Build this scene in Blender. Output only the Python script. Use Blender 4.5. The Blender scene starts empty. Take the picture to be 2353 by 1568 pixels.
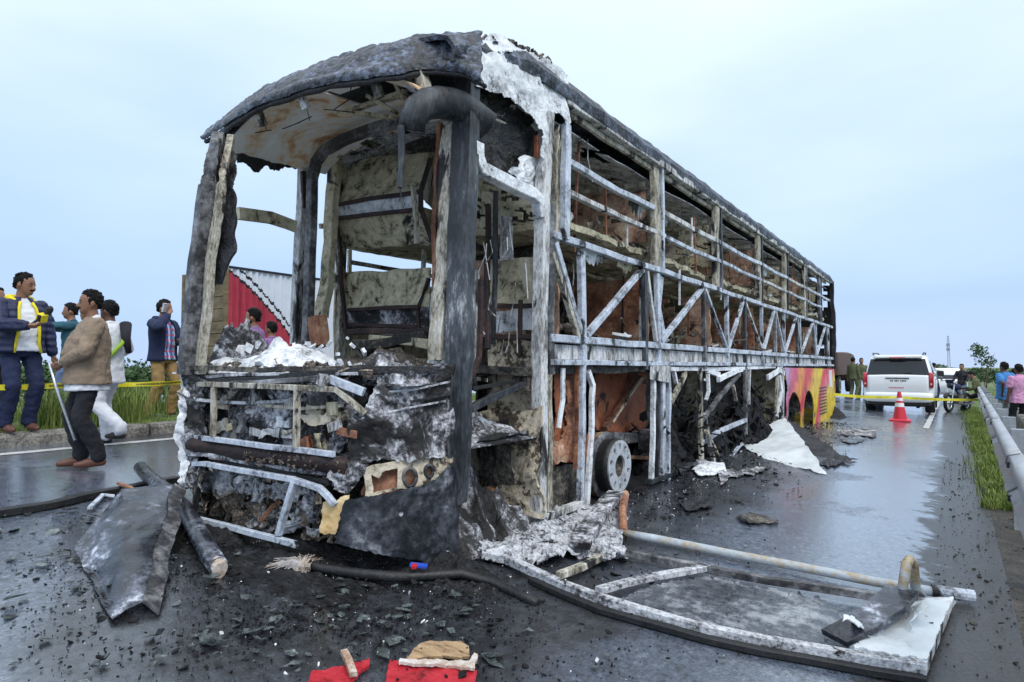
import bpy, math, random
from mathutils import Vector as V, Matrix, noise as N, Euler
R = math.radians
random.seed(7)
sc = bpy.context.scene
COL = sc.collection

# ------------------------------------------------------------------ camera, sky, sun, exposure
YAW, PITCH, CAMZ, FPX = R(35.1426), R(2.3462), 1.25, 1440.0
cd = bpy.data.cameras.new('camera'); cam = bpy.data.objects.new('camera', cd); COL.objects.link(cam)
cam.location = (0, 0, CAMZ); cam.rotation_euler = (math.pi/2 + PITCH, 0, YAW)
cd.sensor_width = 36; cd.lens = 36*FPX/2353; cd.clip_start = .05; cd.clip_end = 5000
sc.camera = cam
W = bpy.data.worlds.new('World'); sc.world = W; W.use_nodes = True
wn, wl = W.node_tree.nodes, W.node_tree.links
wn.clear()
wo = wn.new('ShaderNodeOutputWorld'); bg = wn.new('ShaderNodeBackground')
sky = wn.new('ShaderNodeTexSky'); sky.sky_type = 'NISHITA'; sky.sun_disc = False
sky.sun_elevation = R(50); sky.sun_rotation = R(115); sky.dust_density = 3; sky.air_density = 1.2
tc = wn.new('ShaderNodeTexCoord'); sep = wn.new('ShaderNodeSeparateXYZ')
wl.new(tc.outputs['Generated'], sep.inputs[0])
nz = wn.new('ShaderNodeTexNoise'); nz.inputs['Scale'].default_value = 1.7; nz.inputs['Detail'].default_value = 7
nz.inputs['Roughness'].default_value = .45
mp = wn.new('ShaderNodeMapping'); mp.inputs['Scale'].default_value = (1, 1, 3.2)
wl.new(tc.outputs['Generated'], mp.inputs[0]); wl.new(mp.outputs[0], nz.inputs['Vector'])
ad = wn.new('ShaderNodeMath'); ad.operation = 'MULTIPLY_ADD'; ad.inputs[1].default_value = .46
su = wn.new('ShaderNodeMath'); su.operation = 'SUBTRACT'; su.inputs[1].default_value = .5
wl.new(nz.outputs['Fac'], su.inputs[0]); wl.new(su.outputs[0], ad.inputs[0]); wl.new(sep.outputs['Z'], ad.inputs[2])
cr = wn.new('ShaderNodeValToRGB'); e = cr.color_ramp.elements      # overcast deck: bluer low down, paler overhead
e[0].position = 0; e[0].color = (.47, .58, .79, 1); e[1].position = 1; e[1].color = (1.12, 1.20, 1.28, 1)
for p_, c_ in ((.12, (.38, .53, .79, 1)), (.28, (.48, .625, .82, 1)), (.46, (.66, .785, .90, 1))):
    k = e.new(p_); k.color = c_
wl.new(ad.outputs[0], cr.inputs[0])
sm = wn.new('ShaderNodeMix'); sm.data_type = 'RGBA'; sm.blend_type = 'MULTIPLY'; sm.inputs[0].default_value = 1
wl.new(sky.outputs[0], sm.inputs[6]); sm.inputs[7].default_value = (.1, .1, .1, 1)
mx = wn.new('ShaderNodeMix'); mx.data_type = 'RGBA'; mx.inputs[0].default_value = .88
wl.new(sm.outputs[2], mx.inputs[6]); wl.new(cr.outputs[0], mx.inputs[7])
wl.new(mx.outputs[2], bg.inputs[0]); bg.inputs[1].default_value = 1.0
wl.new(bg.outputs[0], wo.inputs[0])
sd = bpy.data.lights.new('sun', 'SUN'); sd.energy = 1.1; sd.angle = R(25); sd.color = (1, .96, .9)
sun = bpy.data.objects.new('sun', sd); COL.objects.link(sun)
sun.rotation_euler = (R(40), 0, R(65))       # light comes from the right, behind the camera, high up
sc.view_settings.view_transform = 'Standard'; sc.view_settings.look = 'None'
sc.view_settings.exposure = 0.52; sc.view_settings.gamma = 1.0

# ------------------------------------------------------------------ surveying: sight lines of the photo cut with real planes
_c, _s = math.cos(YAW), math.sin(YAW)
FW = V((-_s*math.cos(PITCH), _c*math.cos(PITCH), math.sin(PITCH))); RT = V((_c, _s, 0)); UP = RT.cross(FW)
C0 = V((0, 0, CAMZ))
def ray(x, y): return FW + RT*((x-1176.5)/FPX) - UP*((y-784)/FPX)
def onX(x, y, X): r = ray(x, y); return C0 + r*(X/r.x)
def onY(x, y, Y): r = ray(x, y); return C0 + r*(Y/r.y)
def onZ(x, y, Z): r = ray(x, y); return C0 + r*((Z-CAMZ)/r.z)
def dep(x, y, D): return C0 + ray(x, y)*D
def gz(X, Y=5):                                                  # the carriageway falls to the right and runs gently down
    if X < -8.4: z = .377
    elif X < .6: z = .065*(-2.6-X)
    else: z = -.208
    return z - .007*min(max(0, Y-10), 140)
def og(x, y, h=0):
    r = ray(x, y); t = .5
    while t < 300:
        p = C0 + r*t
        if p.z < gz(p.x, p.y)+h:
            lo, hi = t-.05, t
            for _ in range(9):
                m = (lo+hi)/2; q = C0+r*m; lo, hi = (lo, m) if q.z < gz(q.x, q.y)+h else (m, hi)
            return C0+r*hi
        t += .05
    return p
XR, XL = -2.6, -5.15
def fy(X, z):                                                    # the rounded, slightly raked nose of the bus
    u = min(1, abs(X+3.875)/1.275)
    return 2.4 + .65*u**6 + .07*max(0, z-1.2)**1.3
def FS(x, y, off=0):                                             # sight line meets nose or right flank
    r = ray(x, y); t = 2.2; ins = lambda p: XL-.05 < p.x < XR and p.y > fy(p.x, p.z)+off
    while t < 9:
        if ins(C0+r*t):
            lo, hi = t-.05, t
            for _ in range(8):
                m = (lo+hi)/2; lo, hi = (lo, m) if ins(C0+r*m) else (m, hi)
            return C0+r*hi
        t += .05
    return C0 + r*4.5
def SD(x, y, off=0): return onX(x, y, XR+off)

# ------------------------------------------------------------------ materials
MAT = {}
def rgba(c): return (c[0], c[1], c[2], 1)
def ramp_mat(name, stops, scale=3, detail=9, rough=(.45, .9), bump=.35, bscale=40, stretch=(1, 1, 1), metal=0, mixfine=.4, fine=7, dist=.4, spec=.5, soot=None):
    m = bpy.data.materials.new(name); m.use_nodes = True
    n, l = m.node_tree.nodes, m.node_tree.links
    b = n['Principled BSDF']; g = n.new('ShaderNodeNewGeometry')
    mp = n.new('ShaderNodeMapping'); mp.inputs['Scale'].default_value = stretch; l.new(g.outputs['Position'], mp.inputs[0])
    a = n.new('ShaderNodeTexNoise'); a.inputs['Scale'].default_value = scale; a.inputs['Detail'].default_value = detail
    a.inputs['Roughness'].default_value = .62; a.inputs['Distortion'].default_value = dist
    f = n.new('ShaderNodeTexNoise'); f.inputs['Scale'].default_value = scale*fine; f.inputs['Detail'].default_value = 6; f.inputs['Roughness'].default_value = .7
    l.new(mp.outputs[0], a.inputs['Vector']); l.new(mp.outputs[0], f.inputs['Vector'])
    x = n.new('ShaderNodeMix'); x.inputs[0].default_value = mixfine
    l.new(a.outputs['Fac'], x.inputs[2]); l.new(f.outputs['Fac'], x.inputs[3])
    r = n.new('ShaderNodeValToRGB'); el = r.color_ramp.elements
    el[0].position, el[0].color = stops[0][0], rgba(stops[0][1]); el[1].position, el[1].color = stops[-1][0], rgba(stops[-1][1])
    for p, c in stops[1:-1]:
        k = el.new(p); k.color = rgba(c)
    l.new(x.outputs[0], r.inputs[0]); l.new(r.outputs[0], b.inputs['Base Color'])
    if soot:                                        # char patches of their own shape over the base colour
        s_ = n.new('ShaderNodeTexNoise'); s_.inputs['Scale'].default_value = soot[0]; s_.inputs['Detail'].default_value = 8; s_.inputs['Roughness'].default_value = .68; s_.inputs['Distortion'].default_value = .8
        sm_ = n.new('ShaderNodeMapping'); sm_.inputs['Location'].default_value = (3.7, 1.3, 8.1); sm_.inputs['Scale'].default_value = stretch; l.new(g.outputs['Position'], sm_.inputs[0]); l.new(sm_.outputs[0], s_.inputs['Vector'])
        k_ = n.new('ShaderNodeMapRange'); k_.interpolation_type = 'SMOOTHSTEP'; k_.inputs[1].default_value = soot[1]; k_.inputs[2].default_value = soot[1]+.07; l.new(s_.outputs['Fac'], k_.inputs[0])
        c_ = n.new('ShaderNodeMix'); c_.data_type = 'RGBA'; l.new(k_.outputs[0], c_.inputs[0]); l.new(r.outputs[0], c_.inputs[6]); c_.inputs[7].default_value = (.016, .015, .016, 1); l.new(c_.outputs[2], b.inputs['Base Color'])
    mr = n.new('ShaderNodeMapRange'); mr.inputs[1].default_value = .35; mr.inputs[2].default_value = .65
    mr.inputs[3].default_value, mr.inputs[4].default_value = rough
    l.new(f.outputs['Fac'], mr.inputs[0]); l.new(mr.outputs[0], b.inputs['Roughness'])
    b.inputs['Metallic'].default_value = metal; b.inputs['Specular IOR Level'].default_value = spec
    if bump:
        q = n.new('ShaderNodeTexNoise'); q.inputs['Scale'].default_value = bscale; q.inputs['Detail'].default_value = 5; l.new(mp.outputs[0], q.inputs['Vector'])
        bp = n.new('ShaderNodeBump'); bp.inputs['Strength'].default_value = bump; bp.inputs['Distance'].default_value = .02
        l.new(q.outputs['Fac'], bp.inputs['Height']); l.new(bp.outputs[0], b.inputs['Normal'])
    MAT[name] = m
    return m
def plain(name, col, rough=.5, metal=0, var=.12, scale=6, spec=.5, bump=0, bscale=30, coat=0):
    d = tuple(c*(1-var) for c in col); u = tuple(min(1, c*(1+var)) for c in col)
    m = ramp_mat(name, [(.35, d), (.65, u)], scale, 4, (max(0, rough-.06), min(1, rough+.06)), bump, bscale, metal=metal, spec=spec)
    if coat: m.node_tree.nodes['Principled BSDF'].inputs['Coat Weight'].default_value = coat
    return m
K = (.012, .012, .014)
ramp_mat('steel', [(.33, (.02, .02, .024)), (.40, (.13, .13, .15)), (.46, (.40, .44, .51)), (.54, (.57, .63, .73)), (.61, (.72, .78, .88)), (.70, (.46, .39, .30))], 6, rough=(.35, .6), stretch=(1, 1, .8), bump=.2, soot=(3.4, .555))
ramp_mat('steel_soot', [(.36, K), (.46, (.05, .05, .055)), (.55, (.20, .20, .21)), (.68, (.50, .52, .56))], 3, rough=(.4, .8), bump=.25)
ramp_mat('tan_steel', [(.36, (.03, .028, .024)), (.43, (.14, .125, .10)), (.50, (.40, .365, .29)), (.57, (.58, .55, .48)), (.66, (.78, .79, .80))], 7, stretch=(1, 1, .4), mixfine=.5, bump=.45, soot=(4, .53))
ramp_mat('ash_post', [(.36, (.04, .04, .045)), (.43, (.22, .21, .20)), (.50, (.50, .50, .50)), (.57, (.76, .78, .81)), (.65, (.48, .40, .28))], 8, stretch=(1, 1, .3), mixfine=.5, bump=.4, soot=(3.5, .54))
ramp_mat('ash_white', [(.30, (.02, .02, .022)), (.38, (.16, .16, .17)), (.44, (.56, .58, .62)), (.53, (.86, .89, .93)), (.7, (.92, .94, .96))], 4.5, bump=.5, bscale=26, rough=(.7, 1), soot=(4.5, .60))
ramp_mat('ash_grey', [(.36, K), (.42, (.10, .10, .105)), (.48, (.38, .39, .42)), (.56, (.62, .64, .68)), (.68, (.80, .82, .86))], 6, bump=.5, bscale=40, rough=(.6, .95), mixfine=.5, soot=(5, .56))
ramp_mat('ash_mottle', [(.40, K), (.46, (.06, .06, .065)), (.52, (.32, .32, .35)), (.58, (.66, .68, .72)), (.72, (.82, .82, .84))], 4.6, bump=.6, bscale=30, rough=(.55, .95), mixfine=.5, soot=(1.7, .50))
ramp_mat('soot', [(.42, K), (.53, (.022, .022, .026)), (.62, (.06, .06, .07)), (.72, (.34, .34, .36))], 3.5, bump=.6, bscale=45, rough=(.35, .8), mixfine=.5)
ramp_mat('soot_sheen_roof', [(.40, K), (.49, (.03, .034, .045)), (.57, (.14, .17, .24)), (.68, (.42, .48, .62))], 3.5, bump=1.0, bscale=22, rough=(.3, .7), mixfine=.55)  # roof soot; bluish highlights and sheen are put into the paler stops
ramp_mat('char_pillar', [(.40, (.008, .009, .011)), (.50, (.026, .030, .037)), (.60, (.085, .095, .11)), (.70, (.5, .51, .53))], 4.5, stretch=(1, 1, .35), bump=.35, rough=(.4, .75), mixfine=.45)
ramp_mat('rust', [(.34, (.02, .012, .010)), (.43, (.13, .055, .035)), (.52, (.32, .14, .08)), (.61, (.46, .28, .18)), (.70, (.7, .63, .56))], 2.6, bump=.3, rough=(.6, .95))
ramp_mat('rust_red', [(.36, (.03, .012, .01)), (.46, (.22, .065, .03)), (.58, (.38, .125, .055)), (.70, (.45, .27, .15))], 2.2, bump=.2, rough=(.5, .85), soot=(2, .57))
ramp_mat('bunk_brown', [(.36, (.02, .014, .012)), (.42, (.16, .09, .065)), (.50, (.45, .27, .19)), (.60, (.56, .43, .32)), (.72, (.75, .7, .62))], 3.6, bump=.4, rough=(.7, 1), soot=(2.6, .58))
ramp_mat('olive', [(.35, (.014, .012, .009)), (.41, (.12, .105, .07)), (.47, (.46, .41, .28)), (.57, (.66, .60, .44)), (.69, (.84, .82, .77))], 3.0, bump=.5, bscale=18, rough=(.65, 1), mixfine=.42, dist=2.2, soot=(3.2, .575))
ramp_mat('cream_peel', [(.38, (.022, .018, .016)), (.45, (.09, .07, .05)), (.485, (.46, .40, .30)), (.56, (.66, .58, .45)), (.70, (.78, .74, .66))], 3.2, bump=.5, rough=(.6, .95), dist=1.0)
ramp_mat('ceiling', [(.33, (.22, .11, .06)), (.41, (.66, .40, .22)), (.47, (.82, .70, .54)), (.53, (.84, .83, .81)), (.66, (.92, .93, .93))], 1.7, bump=.25, rough=(.6, .9), mixfine=.28, stretch=(1, 1.4, 1), dist=1.2)
ramp_mat('dark_frame', [(.4, (.012, .009, .010)), (.55, (.05, .026, .024)), (.70, (.17, .08, .06))], 4, bump=.4)
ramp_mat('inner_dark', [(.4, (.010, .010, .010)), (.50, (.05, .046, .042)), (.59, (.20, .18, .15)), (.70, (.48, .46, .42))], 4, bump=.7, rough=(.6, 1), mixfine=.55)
ramp_mat('clutter', [(.36, (.008, .008, .008)), (.45, (.035, .032, .030)), (.52, (.15, .13, .11)), (.58, (.33, .21, .14)), (.66, (.66, .67, .70))], 9, bump=.5, bscale=60, mixfine=.6)
ramp_mat('soot_smear', [(.40, (.006, .007, .009)), (.50, (.018, .021, .028)), (.58, (.07, .078, .095)), (.68, (.34, .36, .40))], 2.6, bump=.12, bscale=60, rough=(.25, .6), mixfine=.42, dist=.8)
ramp_mat('rubber', [(.4, (.008, .008, .009)), (.7, (.03, .03, .032))], 8, bump=.3, rough=(.35, .7))
ramp_mat('scorched_sheet', [(.40, (.008, .009, .012)), (.51, (.030, .034, .045)), (.57, (.13, .14, .18)), (.63, (.62, .66, .75))], 2.6, bump=.15, rough=(.14, .42), mixfine=.35, stretch=(1, 1, 2))
ramp_mat('white_sheet', [(.30, (.2, .2, .2)), (.38, (.62, .66, .68)), (.6, (.80, .85, .88)), (.75, (.7, .74, .78))], 2.4, bump=.1, rough=(.35, .55), mixfine=.2)
ramp_mat('flakes', [(.40, (.005, .005, .006)), (.54, (.014, .014, .016)), (.62, (.045, .046, .05)), (.68, (.20, .21, .23)), (.76, (.6, .62, .66))], 14, bump=.4, mixfine=.5, rough=(.35, .8), spec=.22)
ramp_mat('shard', [(.38, (.015, .017, .018)), (.48, (.06, .072, .072)), (.58, (.15, .175, .17)), (.70, (.46, .52, .52))], 7, bump=.1, rough=(.06, .35))
ramp_mat('alloy', [(.35, (.25, .26, .28)), (.5, (.62, .65, .7)), (.7, (.78, .8, .84))], 5, metal=.35, rough=(.3, .5), bump=.08)
ramp_mat('ochre_rust', [(.38, (.07, .04, .015)), (.5, (.30, .17, .05)), (.65, (.48, .36, .16))], 5, bump=.3)
ramp_mat('pipe_worn', [(.36, (.10, .06, .03)), (.44, (.42, .32, .18)), (.52, (.42, .47, .52)), (.68, (.55, .62, .68))], 3.5, bump=.2, rough=(.35, .6), stretch=(.8, 1, 1))
ramp_mat('paint_yellow_burnt', [(.36, (.25, .12, .03)), (.44, (.72, .48, .20)), (.6, (.85, .68, .42))], 4, bump=.2)

# ------------------------------------------------------------------ mesh helpers
def nv(p, s=1.0, o=0.0):
    q = V(p)*s + V((o, o*1.7, o*.3)); return V((N.noise(q), N.noise(q+V((31, 7, 3))), N.noise(q+V((5, 53, 17)))))
class MB:
    def __init__(s): s.v = []; s.f = []
    def add(s, vs, fs):
        o = len(s.v); s.v += [tuple(p) for p in vs]; s.f += [tuple(i+o for i in f) for f in fs]; return s
    def box(s, c, sz, rot=None):
        hx, hy, hz = (k/2 for k in sz); M = rot.to_matrix() if rot else Matrix.Identity(3); c = V(c)
        vs = [c + M @ V((x, y, z)) for x in (-hx, hx) for y in (-hy, hy) for z in (-hz, hz)]
        return s.add(vs, [(0, 1, 3, 2), (4, 6, 7, 5), (0, 4, 5, 1), (2, 3, 7, 6), (0, 2, 6, 4), (1, 5, 7, 3)])
    def rings(s, rs, closed=True, cap=True):
        n = len(rs[0]); vs = [p for r in rs for p in r]; fs = []
        for i in range(len(rs)-1):
            for j in range(n if closed else n-1):
                a, b = i*n+j, i*n+(j+1) % n; fs.append((a, b, b+n, a+n))
        if cap and closed: fs.append(tuple(range(n-1, -1, -1))); fs.append(tuple(range((len(rs)-1)*n, len(rs)*n)))
        return s.add(vs, fs)
    def beam(s, pts, w, h=None, up=None, jit=0, n=None, ch=.08, freq=2.2, seed=None):
        h = h or w; pts = [V(p) for p in pts]
        L = sum((pts[i+1]-pts[i]).length for i in range(len(pts)-1))
        if jit and n is None: n = max(2, int(L/.22))
        if n:
            q = []
            for i in range(len(pts)-1):
                k = max(1, round(n*(pts[i+1]-pts[i]).length/max(L, 1e-6)))
                q += [pts[i].lerp(pts[i+1], t/k) for t in range(k)]
            pts = q + [pts[-1]]
        if seed is None: seed = random.random()*50
        if jit: pts = [p + nv(p, freq, seed)*jit for p in pts]
        rs = []
        for i, p in enumerate(pts):
            d = (pts[min(i+1, len(pts)-1)]-pts[max(i-1, 0)]).normalized()
            u = V(up) if up else (V((0, 0, 1)) if abs(d.z) < .9 else V((0, 1, 0)))
            a = d.cross(u).normalized(); u = a.cross(d)
            k = 1 + (N.noise(p*5+V((seed, 0, 0)))*min(.14, jit*5) if jit else 0)
            x, y, c = w/2*k, h/2*k, min(w, h)*ch
            rs.append([p+a*i2+u*j2 for i2, j2 in ((-x, -y+c), (-x+c, -y), (x-c, -y), (x, -y+c), (x, y-c), (x-c, y), (-x+c, y), (-x, y-c))])
        return s.rings(rs)
    def tube(s, pts, r, n=8, jit=0, r2=None, freq=4):
        pts = [V(p) for p in pts]; rs = []; pu = None
        for i, p in enumerate(pts):
            d = (pts[min(i+1, len(pts)-1)]-pts[max(i-1, 0)]).normalized()
            u = pu if pu and abs(pu.dot(d)) < .95 else (V((0, 0, 1)) if abs(d.z) < .9 else V((0, 1, 0)))
            a = d.cross(u).normalized(); u = a.cross(d).normalized(); pu = u
            rr = r if r2 is None else r + (r2-r)*i/max(1, len(pts)-1)
            if callable(r): rr = r(i/max(1, len(pts)-1))
            rs.append([p + (a*math.cos(t)+u*math.sin(t))*rr*(1+(jit*N.noise((p+a*math.cos(t)*rr+u*math.sin(t)*rr)*freq*3) if jit else 0)) for t in [2*math.pi*k/n for k in range(n)]])
        return s.rings(rs)
    def grid(s, fn, nu, nv_, th=.006, keep=None):
        P = [[V(fn(i/nu, j/nv_)) for j in range(nv_+1)] for i in range(nu+1)]
        Nn = [[None]*(nv_+1) for _ in range(nu+1)]
        for i in range(nu+1):
            for j in range(nv_+1):
                a = P[min(i+1, nu)][j]-P[max(i-1, 0)][j]; b = P[i][min(j+1, nv_)]-P[i][max(j-1, 0)]
                c = a.cross(b); Nn[i][j] = c.normalized() if c.length > 1e-9 else V((0, 0, 1))
        k = [[(keep is None or keep((i+.5)/nu, (j+.5)/nv_)) for j in range(nv_)] for i in range(nu)]
        idx = {}; vs = []; fs = []
        def vi(i, j, side):
            if (i, j, side) not in idx: idx[(i, j, side)] = len(vs); vs.append(P[i][j] + Nn[i][j]*(th/2*side))
            return idx[(i, j, side)]
        for i in range(nu):
            for j in range(nv_):
                if not k[i][j]: continue
                q = ((i, j), (i+1, j), (i+1, j+1), (i, j+1))
                fs.append(tuple(vi(a, b, 1) for a, b in q)); fs.append(tuple(vi(a, b, -1) for a, b in reversed(q)))
                for (a, b), (di, dj) in (((0, 1), (0, -1)), ((1, 2), (1, 0)), ((2, 3), (0, 1)), ((3, 0), (-1, 0))):
                    ii, jj = i+di, j+dj
                    if 0 <= ii < nu and 0 <= jj < nv_ and k[ii][jj]: continue
                    fs.append((vi(*q[b], 1), vi(*q[a], 1), vi(*q[a], -1), vi(*q[b], -1)))
        return s.add(vs, fs)
    def flake(s, c, size, tilt=.5, th=.006, nrm=None):
        n = random.randint(3, 6); a0 = random.random()*6.3; M = Euler((random.uniform(-tilt, tilt), random.uniform(-tilt, tilt), random.random()*6.3)).to_matrix()
        ring = [V((math.cos(a0+6.283*k/n)*size*random.uniform(.45, 1), math.sin(a0+6.283*k/n)*size*random.uniform(.3, .9), 0)) for k in range(n)]
        c = V(c)
        return s.rings([[c+M @ (p-V((0, 0, th/2))) for p in ring], [c+M @ (p+V((0, 0, th/2))) for p in ring]])
    def build(s, name, mat, parent=None, smooth=False, origin=None):
        me = bpy.data.meshes.new(name); o0 = V(origin) if origin else V((0, 0, 0))
        me.from_pydata([V(p)-o0 for p in s.v], [], s.f); me.update()
        if smooth: me.polygons.foreach_set('use_smooth', [True]*len(me.polygons))
        if mat: me.materials.append(MAT[mat] if isinstance(mat, str) else mat)
        o = bpy.data.objects.new(name, me); COL.objects.link(o); o.location = o0
        if parent:
            o.parent = parent; o.matrix_parent_inverse = Matrix.Translation(-_wl(parent)) if not _rot(parent) else _wm(parent).inverted()
        return o
def _wm(o):
    M = Matrix.LocRotScale(o.location, o.rotation_euler, o.scale)
    return (_wm(o.parent) @ o.matrix_parent_inverse @ M) if o.parent else M
def _rot(o): return True
def _wl(o): return _wm(o).translation
def tag(o, label=None, cat=None, group=None, kind=None):
    if label: o['label'] = label
    if cat: o['category'] = cat
    if group: o['group'] = group
    if kind: o['kind'] = kind
    return o
def thing(name, label, cat, loc=(0, 0, 0), rz=0, group=None):
    o = bpy.data.objects.new(name, None); COL.objects.link(o); o.location = loc; o.rotation_euler = (0, 0, rz); o.empty_display_size = .1
    return tag(o, label, cat, group)
def inpoly(x, y, P):
    c = False; j = len(P)-1
    for i in range(len(P)):
        xi, yi = P[i]; xj, yj = P[j]
        if (yi > y) != (yj > y) and x < (xj-xi)*(y-yi)/(yj-yi)+xi: c = not c
        j = i
    return c
def psheet(poly, mapf, cell=8, holes=(), th=.006, cr=.01, cf=6, rag=0, push=None):
    """a crumpled sheet of metal: outline polygon and holes, laid on a real surface by mapf"""
    x0, x1 = min(p[0] for p in poly), max(p[0] for p in poly); y0, y1 = min(p[1] for p in poly), max(p[1] for p in poly)
    cell *= .6; nu, nw = max(2, int((x1-x0)/cell)), max(2, int((y1-y0)/cell)); sd_ = random.random()*90
    cache = {}
    dx, dy = (x1-x0)/nu, (y1-y0)/nw; edges = [(q[i-1], q[i]) for q in [poly]+list(holes) for i in range(len(q))]
    def fn(u, v):
        x, y = x0+(x1-x0)*u, y0+(y1-y0)*v; best = (.8*max(dx, dy))**2; bx, by = x, y
        for (ax, ay), (cx, cy) in edges:                 # pull rim vertices onto the cut line
            ex, ey = cx-ax, cy-ay; t = max(0, min(1, ((x-ax)*ex+(y-ay)*ey)/(ex*ex+ey*ey+1e-9))); qx, qy = ax+ex*t, ay+ey*t; d = (x-qx)**2+(y-qy)**2
            if d < best: best, bx, by = d, qx, qy
        x, y = bx, by
        if rag: x, y = x+rag*(N.noise(V((x*.06, y*.06, sd_)))+.5*N.noise(V((x*.2, y*.2, sd_)))), y+rag*(N.noise(V((x*.07, y*.07, sd_+9)))+.5*N.noise(V((x*.21, y*.19, sd_+5))))
        p = mapf(x, y); return p + nv(p, cf, sd_)*cr + nv(p, cf*3.1, sd_)*cr*.4
    def keep(u, v):
        x, y = x0+(x1-x0)*u, y0+(y1-y0)*v
        return inpoly(x, y, poly) and not any(inpoly(x, y, h) for h in holes)
    return MB().grid(fn, nu, nw, th, keep)
def heap(cx, cy, z0, rx, ry, h, mat, name, parent=None, n=26, f=5, rot=0, zf=None, sharp=1.0):
    sd_ = random.random()*80; ca, sa = math.cos(rot), math.sin(rot)
    def fn(u, v):
        a, b = (u-.5)*2, (v-.5)*2; r = min(1, math.sqrt(a*a+b*b))
        x, y = a*rx, b*ry; X, Y = cx+x*ca-y*sa, cy+x*sa+y*ca
        base = zf(X, Y) if zf else z0
        q = V((X, Y, sd_)); hh = (1-r**2.2)*h*(.55+.9*N.noise(q*f*.5)+.55*sharp*abs(N.noise(q*f*1.7))+.35*sharp*abs(N.noise(q*f*4)))
        return V((X+N.noise(q*9)*.02, Y+N.noise(q*9+V((4, 4, 4)))*.02, base-.02+max(0, hh)))
    return MB().grid(fn, n, n, .012).build(name, mat, parent, smooth=False)

# ------------------------------------------------------------------ the setting
def gdz(Y): return -.007*min(max(0, Y-10), 140)
def strip(name, prof, ys, mat, kind='structure', top=0):
    vs = []; fs = []; n = len(prof)
    for Y in ys:
        for X, z in prof: vs.append((X, Y, z+gdz(Y)+top))
    for i in range(len(ys)-1):
        for j in range(n-1): fs.append((i*n+j, i*n+j+1, (i+1)*n+j+1, (i+1)*n+j))
    o = MB().add(vs, fs).build(name, mat); o['kind'] = kind; return o
YS = [-30, -10, -2, 2, 6, 10, 14, 20, 30, 50, 80, 150, 400, 1000, 2500]
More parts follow.
